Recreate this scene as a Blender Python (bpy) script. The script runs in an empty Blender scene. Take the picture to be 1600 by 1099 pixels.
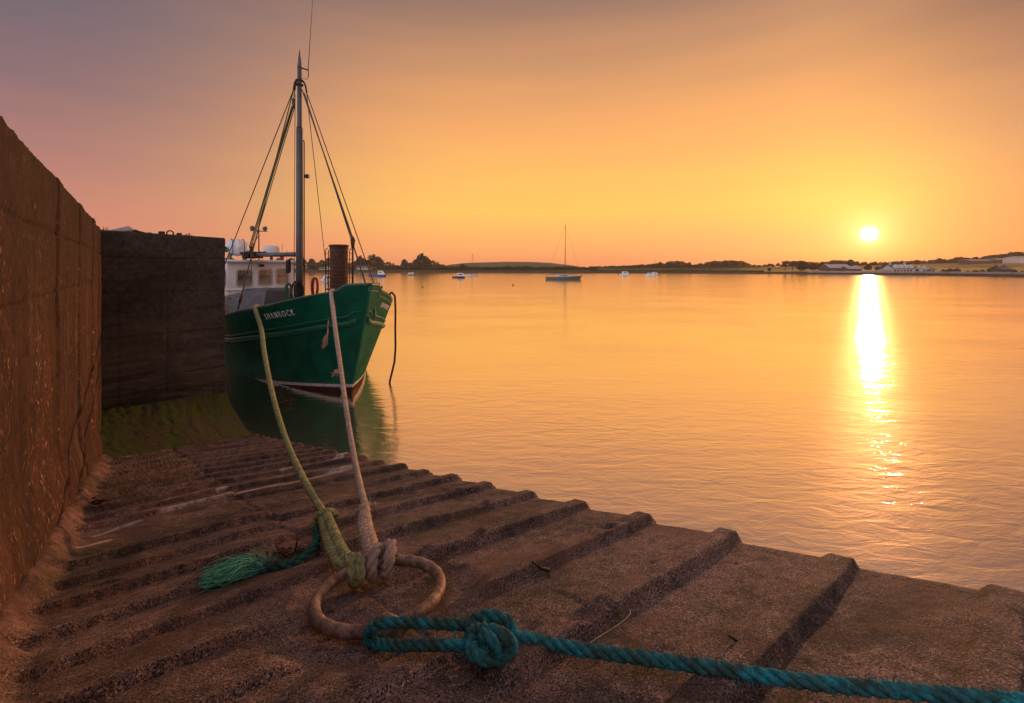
import bpy, bmesh, math, random
import numpy as np
from mathutils import Vector, Matrix

random.seed(7)
RNG = np.random.default_rng(11)
SC = bpy.context.scene
COL = SC.collection
PI = math.pi

# ---------------------------------------------------------------- camera numbers
F, CX, HY, H = 711.0, 800.0, 420.0, 2.95           # focal length and horizon in photo pixels, eye height over the water
GX, GY = 0.0617, -0.2397                            # slope of the slipway
Z0 = H - 0.736                                      # height of the slipway plane under the camera


def slip_z(x, y):
    return Z0 + GX * x + GY * y


def at_depth(px, py, y):
    return Vector(((px - CX) / F * y, y, H - (py - HY) / F * y))


def on_water(px, py, z=0.0):
    y = F * (H - z) / (py - HY)
    return Vector(((px - CX) / F * y, y, z))


def on_slip(px, py, h=0.0):
    a, c = (px - CX) / F, -(py - HY) / F
    y = (Z0 + h - H) / (c - GX * a - GY)
    return Vector((a * y, y, H + c * y))


# ---------------------------------------------------------------- object helpers
def tag(o, label=None, cat=None, group=None, kind=None):
    if label: o['label'] = label
    if cat: o['category'] = cat
    if group: o['group'] = group
    if kind: o['kind'] = kind
    return o


def empty(name, loc=(0, 0, 0), rz=0.0):
    o = bpy.data.objects.new(name, None)
    COL.objects.link(o)
    o.location = loc
    o.rotation_euler = (0, 0, rz)
    o.empty_display_size = 0.1
    return o


def link_mesh(name, me, mats, parent=None, smooth=False):
    if not isinstance(mats, (list, tuple)): mats = [mats]
    for m in mats: me.materials.append(m)
    if smooth:
        me.polygons.foreach_set('use_smooth', [True] * len(me.polygons))
    o = bpy.data.objects.new(name, me)
    COL.objects.link(o)
    if parent is not None: o.parent = parent
    return o


def kids(o):
    return [c for c in COL.objects if c.parent == o]


def copy_tree(o, parent=None):
    c = o.copy()
    COL.objects.link(c)
    c.parent = parent
    for ch in kids(o):
        copy_tree(ch, c)
    return c


class MB:
    """collects shapes into one mesh"""
    def __init__(self):
        self.v, self.f, self.m, self.s = [], [], [], []

    def add(self, verts, faces, mat=0, smooth=False):
        b = len(self.v)
        self.v += [tuple(p) for p in verts]
        self.f += [tuple(b + i for i in f) for f in faces]
        self.m += [mat] * len(faces)
        self.s += [smooth] * len(faces)

    def box(self, c, size, rz=0.0, mat=0, M=None, bev=0.0):
        hx, hy, hz = size[0] / 2, size[1] / 2, size[2] / 2
        if bev <= 0:
            vs = [Vector((x * hx, y * hy, z * hz)) for x in (-1, 1) for y in (-1, 1) for z in (-1, 1)]
            fs = [(0, 1, 3, 2), (4, 6, 7, 5), (0, 4, 5, 1), (2, 3, 7, 6), (0, 2, 6, 4), (1, 5, 7, 3)]
        else:
            bm = bmesh.new()
            bmesh.ops.create_cube(bm, size=1)
            bmesh.ops.scale(bm, vec=(size[0], size[1], size[2]), verts=bm.verts)
            bmesh.ops.bevel(bm, geom=bm.edges[:], offset=bev, segments=2, affect='EDGES', profile=0.5)
            bm.verts.index_update()
            vs = [v.co.copy() for v in bm.verts]
            fs = [[v.index for v in f.verts] for f in bm.faces]
            bm.free()
        R = M if M is not None else Matrix.Rotation(rz, 3, 'Z')
        c = Vector(c)
        self.add([c + R @ v for v in vs], fs, mat)

    def tube(self, pts, r, n=8, mat=0, caps=True, closed=False, smooth=True):
        pts = [Vector(p) for p in pts]
        k = len(pts)
        rad = [r] * k if not hasattr(r, '__len__') else r
        up = None
        vs, fs = [], []
        for i, p in enumerate(pts):
            a = pts[(i - 1) % k] if (i > 0 or closed) else p
            b = pts[(i + 1) % k] if (i < k - 1 or closed) else p
            t = (b - a)
            if t.length < 1e-9: t = Vector((0, 0, 1))
            t.normalize()
            if up is None:
                up = t.orthogonal().normalized()
            else:
                up = (up - t * up.dot(t))
                if up.length < 1e-6: up = t.orthogonal()
                up.normalize()
            w = t.cross(up)
            for j in range(n):
                an = 2 * PI * j / n
                vs.append(p + (up * math.cos(an) + w * math.sin(an)) * rad[i])
        for i in range(k if closed else k - 1):
            i2 = (i + 1) % k
            for j in range(n):
                j2 = (j + 1) % n
                fs.append((i * n + j, i * n + j2, i2 * n + j2, i2 * n + j))
        if caps and not closed:
            fs.append(tuple(reversed(range(n))))
            fs.append(tuple((k - 1) * n + j for j in range(n)))
        self.add(vs, fs, mat, smooth)

    def lathe(self, prof, c=(0, 0, 0), n=24, mat=0, M=None, smooth=True):
        vs, fs = [], []
        c = Vector(c)
        for (r, z) in prof:
            for j in range(n):
                a = 2 * PI * j / n
                v = Vector((r * math.cos(a), r * math.sin(a), z))
                if M is not None: v = M @ v
                vs.append(c + v)
        for i in range(len(prof) - 1):
            for j in range(n):
                j2 = (j + 1) % n
                fs.append((i * n + j, i * n + j2, (i + 1) * n + j2, (i + 1) * n + j))
        fs.append(tuple(reversed(range(n))))
        fs.append(tuple((len(prof) - 1) * n + j for j in range(n)))
        self.add(vs, fs, mat, smooth)

    def prism(self, outline, z0, z1, mat=0, M=None, c=(0, 0, 0)):
        n = len(outline)
        c = Vector(c)
        vs = [Vector((x, y, z0)) for x, y in outline] + [Vector((x, y, z1)) for x, y in outline]
        if M is not None: vs = [M @ v for v in vs]
        fs = [tuple(reversed(range(n))), tuple(range(n, 2 * n))]
        fs += [(i, (i + 1) % n, n + (i + 1) % n, n + i) for i in range(n)]
        self.add([c + v for v in vs], fs, mat)

    def build(self, name, mats, parent=None):
        me = bpy.data.meshes.new(name)
        me.from_pydata(self.v, [], self.f)
        me.polygons.foreach_set('material_index', self.m)
        me.polygons.foreach_set('use_smooth', self.s)
        me.update()
        return link_mesh(name, me, mats, parent)


def grid_mesh(name, P, flip=False):
    """P: (n, m, 3) array -> quad grid mesh"""
    n, m = P.shape[:2]
    me = bpy.data.meshes.new(name)
    me.vertices.add(n * m)
    me.vertices.foreach_set('co', P.reshape(-1).astype(np.float32))
    i = np.arange(n - 1)[:, None] * m + np.arange(m - 1)[None, :]
    q = np.stack([i, i + 1, i + m + 1, i + m], -1).reshape(-1, 4)
    if flip: q = q[:, ::-1]
    nf = len(q)
    me.loops.add(nf * 4)
    me.polygons.add(nf)
    me.loops.foreach_set('vertex_index', q.reshape(-1).astype(np.int32))
    me.polygons.foreach_set('loop_start', np.arange(0, nf * 4, 4, dtype=np.int32))
    me.polygons.foreach_set('use_smooth', np.ones(nf, dtype=bool))
    me.update(calc_edges=True)
    return me


def add_attr(me, name, vals):
    a = me.attributes.new(name, 'FLOAT', 'POINT')
    a.data.foreach_set('value', vals.reshape(-1).astype(np.float32))


# ---------------------------------------------------------------- numpy noise
def _hash(ix, iy, iz, seed):
    h = (ix.astype(np.int64) * 374761393 + iy.astype(np.int64) * 668265263 + iz.astype(np.int64) * 1274126177 + seed * 974634533) & 0xFFFFFFFF
    h = ((h ^ (h >> 13)) * 1274126177) & 0xFFFFFFFF
    h = (h ^ (h >> 16)) & 0xFFFFFF
    return h / float(0xFFFFFF)


def vnoise(x, y, z=0.0, seed=0):
    x, y, z = np.broadcast_arrays(np.asarray(x, float), np.asarray(y, float), np.asarray(z, float))
    ix, iy, iz = np.floor(x), np.floor(y), np.floor(z)
    fx, fy, fz = x - ix, y - iy, z - iz
    fx, fy, fz = [t * t * (3 - 2 * t) for t in (fx, fy, fz)]
    r = 0
    for dx in (0, 1):
        for dy in (0, 1):
            for dz in (0, 1):
                w = (fx if dx else 1 - fx) * (fy if dy else 1 - fy) * (fz if dz else 1 - fz)
                r = r + w * _hash(ix + dx, iy + dy, iz + dz, seed)
    return r


def fbm(x, y, z=0.0, seed=0, octs=4, gain=0.5):
    r, a, t = 0, 1.0, 0.0
    for k in range(octs):
        r = r + a * vnoise(x * 2 ** k, y * 2 ** k, np.asarray(z) * 2 ** k, seed + k * 17)
        t += a
        a *= gain
    return r / t


def sstep(a, b, x):
    t = np.clip((x - a) / (b - a), 0, 1)
    return t * t * (3 - 2 * t)


# ---------------------------------------------------------------- node helpers
class NT:
    def __init__(self, name):
        self.mat = bpy.data.materials.new(name)
        self.mat.use_nodes = True
        self.t = self.mat.node_tree
        self.t.nodes.clear()
        self.out = self.t.nodes.new('ShaderNodeOutputMaterial')

    def n(self, typ, ins=None, **props):
        nd = self.t.nodes.new('ShaderNode' + typ)
        for k, v in props.items(): setattr(nd, k, v)
        for k, v in (ins or {}).items():
            s = nd.inputs[k]
            if isinstance(v, bpy.types.NodeSocket): self.t.links.new(v, s)
            else: s.default_value = v
        return nd

    def math(self, op, a, b=0.0, c=0.0, clamp=False):
        return self.n('Math', {0: a, 1: b, 2: c}, operation=op, use_clamp=clamp).outputs[0]

    def mix(self, fac, a, b, blend='MIX'):
        nd = self.n('Mix', None, data_type='RGBA', blend_type=blend)
        for k, v in ((0, fac), (6, a), (7, b)):
            if isinstance(v, bpy.types.NodeSocket): self.t.links.new(v, nd.inputs[k])
            elif k == 0: nd.inputs[0].default_value = v
            else: nd.inputs[k].default_value = (*v, 1) if len(v) == 3 else v
        return nd.outputs[2]

    def ramp(self, fac, stops, interp='LINEAR'):
        nd = self.n('ValToRGB', {0: fac})
        cr = nd.color_ramp
        cr.interpolation = interp
        while len(cr.elements) < len(stops): cr.elements.new(0.5)
        for e, (p, c) in zip(cr.elements, stops):
            e.position = p
            e.color = (c, c, c, 1) if not hasattr(c, '__len__') else (*c, 1)
        return nd.outputs[0]

    def coords(self, scale=(1, 1, 1), rot=(0, 0, 0), kind='Object'):
        tc = self.n('TexCoord').outputs[kind]
        return self.n('Mapping', {'Vector': tc, 'Scale': scale, 'Rotation': rot}).outputs[0]

    def noise(self, vec, scale, detail=4.0, rough=0.55, dist=0.0):
        return self.n('TexNoise', {'Vector': vec, 'Scale': scale, 'Detail': detail, 'Roughness': rough, 'Distortion': dist}).outputs[0]

    def attr(self, name):
        return self.n('Attribute', attribute_name=name).outputs['Fac']

    def bump(self, hgt, strength, dist, normal=None):
        ins = {'Height': hgt, 'Strength': strength, 'Distance': dist}
        if normal is not None: ins['Normal'] = normal
        return self.n('Bump', ins).outputs[0]

    def bsdf(self, **ins):
        m = {k.replace('_', ' '): v for k, v in ins.items()}
        for k in ('Base Color',):
            if k in m and not isinstance(m[k], bpy.types.NodeSocket) and len(m[k]) == 3: m[k] = (*m[k], 1)
        nd = self.n('BsdfPrincipled', m)
        self.t.links.new(nd.outputs[0], self.out.inputs[0])
        return nd


def simple(name, col, rough=0.6, var=0.25, scale=6.0, bump=0.0, metal=0.0, dirt=None, dirt_amt=0.5, detail=5.0):
    """painted or plain surface with uneven tone, optional stains of another colour"""
    t = NT(name)
    v = t.coords()
    a = t.noise(v, scale, detail, 0.6)
    lo = tuple(c * (1 - var) for c in col)
    hi = tuple(min(1, c * (1 + var)) for c in col)
    c = t.ramp(a, [(0.3, lo), (0.7, hi)])
    if dirt is not None:
        b = t.noise(v, scale * 0.45, 7.0, 0.7, 0.4)
        c = t.mix(t.ramp(b, [(0.5, 0.0), (0.68, dirt_amt)]), c, dirt)
    ins = dict(Base_Color=c, Roughness=rough, Metallic=metal)
    if bump > 0:
        ins['Normal'] = t.bump(t.noise(v, scale * 8, 4.0), 0.6, bump)
    t.bsdf(**ins)
    return t.mat


def srgb(r, g, b):
    return tuple((c / 255 / 12.92) if c / 255 <= 0.04045 else ((c / 255 + 0.055) / 1.055) ** 2.4 for c in (r, g, b))


# ---------------------------------------------------------------- camera, light, sky
cam = bpy.data.cameras.new('camera')
cam.sensor_width = 36.0
cam.lens = F / 1600 * 36.0
cam.shift_y = -(549.5 - HY) / 1600.0
cam.clip_start = 0.05
cam.clip_end = 6000
co = bpy.data.objects.new('camera', cam)
COL.objects.link(co)
co.location = (0, 0, H)
co.rotation_euler = (PI / 2, 0, 0)
SC.camera = co
SC.view_settings.view_transform = 'Standard'
SC.view_settings.look = 'None'
SC.view_settings.exposure = 0.1
SC.view_settings.gamma = 1.0
SC.cycles.use_denoising = True
SC.cycles.max_bounces = 6
SC.cycles.diffuse_bounces = 3
SC.cycles.glossy_bounces = 3
SC.cycles.volume_bounces = 0
SC.cycles.sample_clamp_indirect = 4.0
SC.cycles.sample_clamp_direct = 0.0

SUN_DIR = Vector((558, 711, HY - 366)).normalized()
SUN_AZ = math.atan2(558, 711)
SUN_EL = math.asin(SUN_DIR.z)

sun = bpy.data.lights.new('sun', 'SUN')
sun.energy = 1.7
sun.angle = math.radians(0.6)
sun.color = (1.0, 0.46, 0.20)
so = bpy.data.objects.new('sun', sun)
COL.objects.link(so)
so.rotation_euler = (-SUN_DIR).to_track_quat('-Z', 'Y').to_euler()
so.location = (60, 80, 40)

W = bpy.data.worlds.new('World')
SC.world = W
W.use_nodes = True


class WT(NT):
    def __init__(self, w):
        self.t = w.node_tree
        self.t.nodes.clear()
        self.out = self.t.nodes.new('ShaderNodeOutputWorld')


w = WT(W)
dirv = w.n('TexCoord').outputs['Generated']
sep = w.n('SeparateXYZ', {0: dirv})
X_, Y_, Z_ = sep.outputs
elev = w.math('MULTIPLY', w.math('ARCSINE', Z_), 180 / PI)           # degrees
azim = w.math('ARCTAN2', X_, Y_)
daz = w.math('MULTIPLY', w.math('SUBTRACT', azim, SUN_AZ), 180 / PI)   # signed, degrees, positive to the right of the sun
ef = w.math('DIVIDE', elev, 90.0, clamp=True)
# soft uneven bands of thin cloud bend the gradient a little
cl = w.n('TexNoise', {'Vector': w.n('Mapping', {'Vector': dirv, 'Scale': (1.0, 1.0, 13.0), 'Rotation': (0.04, 0.07, 0)}).outputs[0],
                      'Scale': 2.2, 'Detail': 5.0, 'Roughness': 0.5}).outputs[0]
ef = w.math('ADD', ef, w.math('MULTIPLY', w.math('SUBTRACT', cl, 0.5), 0.034), clamp=True)


def S(e, r, g, b):
    return (e / 90.0, srgb(r, g, b))


away = w.ramp(ef, [S(0, 222, 140, 112), S(4, 206, 132, 112), S(10, 174, 120, 112), S(16, 138, 107, 110), S(22, 113, 99, 109), S(32, 100, 90, 102), S(50, 126, 116, 128), S(90, 145, 138, 152)])
near = w.ramp(ef, [S(0, 252, 152, 100), S(3, 253, 170, 102), S(7, 255, 194, 92), S(11, 254, 186, 94), S(17, 243, 168, 98), S(24, 202, 144, 100), S(31, 146, 113, 98), S(50, 140, 122, 122), S(90, 145, 138, 152)])
right = w.ramp(ef, [S(0, 228, 128, 86), S(4, 224, 138, 88), S(10, 208, 142, 96), S(16, 184, 128, 96), S(22, 128, 94, 84), S(32, 108, 88, 86), S(50, 128, 114, 120), S(90, 145, 138, 152)])
mr = w.n('MapRange', {0: daz, 1: -92.0, 2: -36.0, 3: 0.0, 4: 1.0}, interpolation_type='SMOOTHERSTEP').outputs[0]
mr2 = w.n('MapRange', {0: daz, 1: -6.0, 2: 16.0, 3: 0.0, 4: 1.0}, interpolation_type='SMOOTHSTEP').outputs[0]
mr3 = w.n('MapRange', {0: daz, 1: 60.0, 2: 130.0, 3: 0.0, 4: 1.0}, interpolation_type='SMOOTHSTEP').outputs[0]
sky = w.mix(mr, away, near)
sky = w.mix(mr2, sky, right)
sky = w.mix(mr3, sky, away)
# the pale unseen sky behind the viewer, brightened as fill for shaded sides
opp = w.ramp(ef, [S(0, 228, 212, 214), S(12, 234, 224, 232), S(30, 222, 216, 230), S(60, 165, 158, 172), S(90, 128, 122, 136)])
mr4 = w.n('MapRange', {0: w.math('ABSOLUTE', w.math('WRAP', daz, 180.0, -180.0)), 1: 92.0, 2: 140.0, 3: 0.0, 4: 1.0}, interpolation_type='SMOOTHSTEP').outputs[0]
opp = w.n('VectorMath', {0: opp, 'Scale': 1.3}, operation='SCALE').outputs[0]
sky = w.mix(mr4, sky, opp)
# the sun's disc and the light round it
dt = w.n('VectorMath', {0: dirv, 1: tuple(SUN_DIR)}, operation='DOT_PRODUCT').outputs['Value']
ang = w.math('MULTIPLY', w.math('ARCCOSINE', w.math('MINIMUM', dt, 0.9999999)), 180 / PI)


def glow(width, power, col, amp):
    g = w.math('EXPONENT', w.math('MULTIPLY', w.math('POWER', w.math('DIVIDE', ang, width), power), -1.0))
    return w.n('VectorMath', {0: tuple(c * amp for c in col), 'Scale': g}, operation='SCALE').outputs[0]


def vadd(a, b):
    return w.n('VectorMath', {0: a, 1: b}, operation='ADD').outputs[0]


gl = vadd(glow(0.50, 2.0, (1.0, 0.86, 0.55), 6.0), glow(1.7, 1.3, (1.0, 0.74, 0.30), 0.75))
gl = vadd(gl, glow(6.5, 1.6, (0.30, 0.32, 0.035), 0.38))
nish = w.n('TexSky', None, sky_type='NISHITA', sun_disc=False, sun_elevation=SUN_EL, sun_rotation=SUN_AZ, dust_density=1.5, air_density=1.0)
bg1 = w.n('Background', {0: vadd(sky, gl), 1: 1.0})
nis = w.n('VectorMath', {0: nish.outputs[0], 1: (0.20, 0.17, 0.16)}, operation='MULTIPLY').outputs[0]
bg2 = w.n('Background', {0: nis, 1: 0.05})
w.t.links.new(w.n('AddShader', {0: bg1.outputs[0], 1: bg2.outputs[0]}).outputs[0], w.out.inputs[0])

# ---------------------------------------------------------------- water
t = NT('sea_water')
pos = t.n('NewGeometry').outputs['Position']
mp = t.n('Mapping', {'Vector': pos, 'Rotation': (0, 0, math.radians(24)), 'Scale': (0.85, 2.3, 1.0)}).outputs[0]
mp2 = t.n('Mapping', {'Vector': pos, 'Rotation': (0, 0, math.radians(16)), 'Scale': (0.16, 0.75, 1.0)}).outputs[0]
n1 = t.noise(mp, 2.1, 5.0, 0.6, 0.6)
n2 = t.noise(mp2, 1.0, 3.0, 0.5, 0.3)
patch = t.noise(t.n('Mapping', {'Vector': pos, 'Scale': (0.09, 0.17, 1)}).outputs[0], 1.0, 4.0, 0.6)
patch = t.ramp(patch, [(0.35, 0.15), (0.65, 1.0)])
hgt = t.math('ADD', t.math('MULTIPLY', t.math('MULTIPLY', n1, patch), 0.0165), t.math('MULTIPLY', n2, 0.013))
bmp = t.bump(hgt, 1.0, 1.0)
g_a = t.n('BsdfGlossy', {'Color': (0.98, 0.88, 0.78, 1), 'Roughness': 0.12, 'Normal': bmp}, distribution='BECKMANN')
g_b = t.n('BsdfGlossy', {'Color': (1.0, 0.84, 0.68, 1), 'Roughness': 0.38, 'Normal': bmp}, distribution='BECKMANN')
gls = t.n('MixShader', {0: 0.10, 1: g_a.outputs[0], 2: g_b.outputs[0]})
body = t.n('BsdfDiffuse', {'Color': (0.42, 0.26, 0.16, 1)})
lw = t.n('LayerWeight', {'Blend': 0.5, 'Normal': bmp}).outputs['Facing']
fac = t.n('MapRange', {0: lw, 1: 0.2, 2: 0.75, 3: 0.62, 4: 0.95}).outputs[0]
t.t.links.new(t.n('MixShader', {0: fac, 1: body.outputs[0], 2: gls.outputs[0]}).outputs[0], t.out.inputs[0])
M_WATER = t.mat
mb = MB()
mb.add([(-900, -60, 0), (900, -60, 0), (900, 1200, 0), (-900, 1200, 0)], [(0, 1, 2, 3)])
tag(mb.build('water', M_WATER), kind='structure')
# ---------------------------------------------------------------- concrete of the slipway and the walls
O2 = np.array([1.22, 1.62])                     # a point on the slipway's water edge
EV = np.array([-0.666, 0.746])                  # along the edge, away from the camera
RV = np.array([0.767, 0.642])                   # along the ribs, towards the water
RIB = 0.402
WN = np.array([0.77, 0.638])                    # the tall wall faces this way
WD = np.array([-0.638, 0.77])                   # and runs this way
WP = np.array([-1.945, 1.755])
RING = on_slip(594, 942)


def concrete(name, lo, hi, speck, pits=0.6, scale=1.0, bump=0.006, moss=None, paint=None, rust=None, rough=0.85, spec=0.35):
    t = NT(name)
    pos = t.n('NewGeometry').outputs['Position']
    big = t.noise(pos, 1.3 * scale, 6.0, 0.62, 0.3)
    mid = t.noise(pos, 14 * scale, 6.0, 0.7)
    fine = t.noise(pos, 190 * scale, 3.0, 0.65)
    c = t.ramp(t.math('ADD', t.math('MULTIPLY', big, 0.42), t.math('MULTIPLY', mid, 0.58)), [(0.38, lo), (0.62, hi)])
    vor = t.n('TexVoronoi', {'Vector': pos, 'Scale': 230 * scale})
    grain = t.ramp(vor.outputs['Color'], [(0.62, 0.0), (0.95, 1.0)])
    c = t.mix(t.math('MULTIPLY', grain, 0.5), c, speck)
    dark = t.ramp(fine, [(0.42, 1.0), (0.51, 0.0)])
    c = t.mix(t.math('MULTIPLY', dark, pits), c, tuple(x * 0.4 for x in lo))
    if paint is not None:
        c = t.mix(t.math('MULTIPLY', t.attr('foot'), 0.75), c, t.ramp(mid, [(0.35, (0.075, 0.034, 0.024)), (0.65, (0.34, 0.175, 0.125))]))
    if paint is not None:      # damp dark patches with ragged outlines
        wet = t.ramp(t.noise(pos, 1.9, 7.0, 0.72, 0.6), [(0.50, 0.0), (0.60, 0.6)])
        c = t.mix(wet, c, (0.022, 0.016, 0.014))
    if rust is not None:
        c = t.mix(t.math('MULTIPLY', t.ramp(t.noise(pos, 2.6, 5.0, 0.7, 0.5), [(0.5, 0.0), (0.66, 1.0)]), 0.55), c, rust)
    if moss is not None:
        m = t.math('MULTIPLY', t.attr('moss'), t.ramp(t.noise(pos, 9.0, 6.0, 0.75), [(0.36, 0.0), (0.56, 1.0)]))
        mc = t.ramp(t.noise(pos, 30.0, 4.0), [(0.3, tuple(x * 0.4 for x in moss)), (0.7, moss)])
        c = t.mix(m, c, mc)
    if paint is not None:
        p = t.math('MULTIPLY', t.attr('paint'), t.ramp(t.noise(pos, 26.0, 6.0, 0.75), [(0.36, 0.0), (0.52, 1.0)]))
        c = t.mix(p, c, paint)
    hh = t.math('ADD', t.math('MULTIPLY', mid, 0.7), t.math('ADD', t.math('MULTIPLY', fine, 0.7), t.math('MULTIPLY', vor.outputs['Distance'], 0.25)))
    t.bsdf(Base_Color=c, Roughness=rough, Normal=t.bump(hh, 1.0, bump), Specular_IOR_Level=spec)
    return t


M_SLIP = concrete('worn_slip_concrete', (0.032, 0.0205, 0.017), (0.37, 0.225, 0.175), (0.85, 0.63, 0.52), pits=1.0, bump=0.0045,
                  moss=(0.05, 0.06, 0.012), paint=(0.66, 0.54, 0.47), rust=(0.16, 0.075, 0.04)).mat

# --- slipway: ribbed sheet, worn edge, skirt down into the water
ss = np.concatenate([np.arange(-2.6, -0.6, 0.03), np.arange(-0.6, 3.2, 0.0085), np.arange(3.2, 5.5, 0.012), np.arange(5.5, 9.4, 0.02)])
vv = np.concatenate([np.arange(0.0, 0.10, 0.006), np.arange(0.10, 1.9, 0.0115), np.arange(1.9, 2.75, 0.014)])
Sg, Vg = np.meshgrid(ss, vv, indexing='ij')
Px = O2[0] + Sg * EV[0] - Vg * RV[0]
Py = O2[1] + Sg * EV[1] - Vg * RV[1]
wob = 0.020 * (fbm(Vg * 1.3, Sg * 0.6, seed=3) - 0.5) + 0.010 * (vnoise(Vg * 7, Sg * 2, seed=5) - 0.5)
sp = Sg + wob + 0.03
left = (Vg + 0.10 * (fbm(Sg * 3.0, 0.7, seed=7) - 0.5)) > 1.28          # a second pour of concrete along the wall, with closer ribs
spl_ = (Sg * (1 + 0.085 * (Vg - 1.28)) + wob - 0.012)
pitch = np.where(left, 0.279, RIB)
sq_ = np.where(left, spl_, sp)
k = np.floor(sq_ / pitch)
tt = (sq_ - k * pitch) * (RIB / pitch)
k = k + left * 57.0
worn = 0.55 + 0.75 * vnoise(k * 3.7, Vg * 1.1, seed=9)
chip = sstep(0.30, 0.36, fbm(Vg * 4.0, k * 5.3, seed=21, octs=2))
cq_ = vnoise(Vg * 5 + k * 13.7, k * 1.31, seed=31)
chip2 = 1 - 0.85 * sstep(0.93, 0.97, cq_)
amp = np.where(left, 0.042 * (0.45 + 0.55 * sstep(0.5, 1.2, Sg)), 0.038) * (0.75 + 0.5 * vnoise(k * 3.7, Vg * 1.1, seed=9) - 0.0) * chip2
rib = sstep(0.0, 0.020, tt) * (1 - 0.70 * sstep(0.085, 0.120, tt)) - 0.30 * sstep(0.13, RIB * 0.98, tt)
flat = 0.85 * sstep(2.62, 2.74, sq_) * (1 - sstep(3.18, 3.30, sq_)) * sstep(0.35, 0.7, Vg)       # ribs nearly gone across the painted band
dring = np.hypot(Px - RING.x, Py - RING.y)
near_ring = 1 - sstep(0.28, 0.40, dring + 0.10 * (fbm(Px * 6, Py * 6, seed=41) - 0.5))
below = sstep(0.0, 0.15, (Px - RING.x) * RV[0] + (Py - RING.y) * RV[1] + 0.25)
for (s0_, v0_, r_) in ((0.44, 0.95, 0.06), (0.84, 0.30, 0.045), (1.25, 0.75, 0.05), (1.66, 0.42, 0.06), (2.06, 1.0, 0.06), (2.86, 0.9, 0.07), (1.68, 1.75, 0.05), (1.96, 2.0, 0.05)):
    dq = np.hypot((Sg - s0_ + RIB * 0.0), (Vg - v0_) * 0.8) + 0.03 * (fbm(Sg * 8, Vg * 8, seed=37, octs=2) - 0.5)
    amp = amp * (0.35 + 0.65 * sstep(r_ * 0.6, r_, dq))
rib = np.where(left, sstep(0.0, 0.024, tt) * (1 - 0.85 * np.clip(tt / RIB, 0, 1)) - 0.15, rib)
hz = amp * rib * (1 - flat) * (1 - near_ring)
for (x0, y0, x1, y1) in ((690, 1010, 800, 1090), (520, 990, 380, 1040), (960, 1060, 1100, 960), (300, 960, 180, 1020)):
    a, b = on_slip(x0, y0), on_slip(x1, y1)
    L2 = (b.x - a.x) ** 2 + (b.y - a.y) ** 2
    tq = np.clip(((Px - a.x) * (b.x - a.x) + (Py - a.y) * (b.y - a.y)) / L2, 0, 1)
    wx_ = 0.06 * (fbm(Px * 5, Py * 5, seed=38) - 0.5)
    dd = np.abs(((Px - a.x) * (b.y - a.y) - (Py - a.y) * (b.x - a.x)) / math.sqrt(L2) + wx_) + 9 * (tq <= 0) + 9 * (tq >= 1)
    hz -= 0.007 * np.exp(-(dd / 0.006) ** 2)
hz -= 0.014 * near_ring
hz -= 0.006 * np.exp(-((Vg - 1.28) / 0.012) ** 2)
hz += 0.008 * (fbm(Px * 2.2, Py * 2.2, seed=51, octs=2) - 0.5) + 0.005 * (fbm(Px * 14, Py * 14, seed=52, octs=3) - 0.5) + 0.0020 * (vnoise(Px * 60, Py * 60, seed=53) - 0.5) + 0.0014 * (vnoise(Px * 110, Py * 110, seed=54) - 0.5)
# rubble of the broken footing along the wall
dw = (Px - WP[0]) * WN[0] + (Py - WP[1]) * WN[1]
fw = 0.16 + 0.10 * (fbm(Sg * 2.1, 0.0, seed=61) - 0.5) + 0.05 * (vnoise(Sg * 9, 0.0, seed=62) - 0.5)
foot = 1 - sstep(0.35, 1.0, dw / fw)
hz = hz * (1 - 0.8 * foot) + foot * (0.085 + 0.07 * (fbm(Px * 7, Py * 7, seed=63, octs=4) - 0.4))
# rounded, nibbled water edge
ed = Vg + 0.02 * (fbm(Sg * 5, 0.3, seed=71) - 0.5)
hz -= 0.035 * (1 - sstep(0.0, 0.05, ed)) ** 2
Pz = Z0 + GX * Px + GY * Py + hz
P = np.stack([Px, Py, Pz], -1)
skirt = []
for j, (dx, dz) in enumerate(((0.012, -0.05), (0.02, -0.14), (0.02, -0.5), (0.03, -4.0))):
    row = P[:, 0, :].copy()
    n_ = 0.03 * (fbm(ss * 4, j * 2.0, seed=75) - 0.5)
    row[:, 0] += RV[0] * (dx + n_)
    row[:, 1] += RV[1] * (dx + n_)
    row[:, 2] += dz
    skirt.append(row)
P = np.concatenate([np.stack(skirt[::-1], 1), P], 1)
me = grid_mesh('slipway', P)
# white paint scuffs across the slip, and algae near the water
paint = np.zeros_like(Px)
for (x0, y0, x1, y1, wd) in ((128, 855, 168, 845, 0.022), (150, 838, 215, 816, 0.02), (258, 800, 440, 756, 0.028), (255, 786, 330, 766, 0.012), (430, 762, 545, 734, 0.03), (440, 740, 545, 712, 0.025), (340, 770, 440, 745, 0.014)):
    a, b = on_slip(x0, y0), on_slip(x1, y1)
    ax, ay, bx, by = a.x, a.y, b.x, b.y
    L2 = (bx - ax) ** 2 + (by - ay) ** 2
    tq = np.clip(((Px - ax) * (bx - ax) + (Py - ay) * (by - ay)) / L2, 0, 1)
    dd = np.hypot(Px - ax - tq * (bx - ax), Py - ay - tq * (by - ay))
    paint = np.maximum(paint, (1 - sstep(0.3, 1.0, dd / (wd * 1.5))) * 1.0)
moss = 0.5 * sstep(6.6, 8.4, Sg + 0.8 * (fbm(Px * 2, Py * 2, seed=81) - 0.5)) * sstep(0.9, 0.3, Vg) + 0.35 * sstep(0.56, 0.7, fbm(Px * 1.6, Py * 1.6, seed=82))
z4 = np.zeros((len(ss), 4))
add_attr(me, 'paint', np.concatenate([z4, 0.85 * paint * (1 - sstep(0.02, 0.3, foot))], 1))
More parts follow.
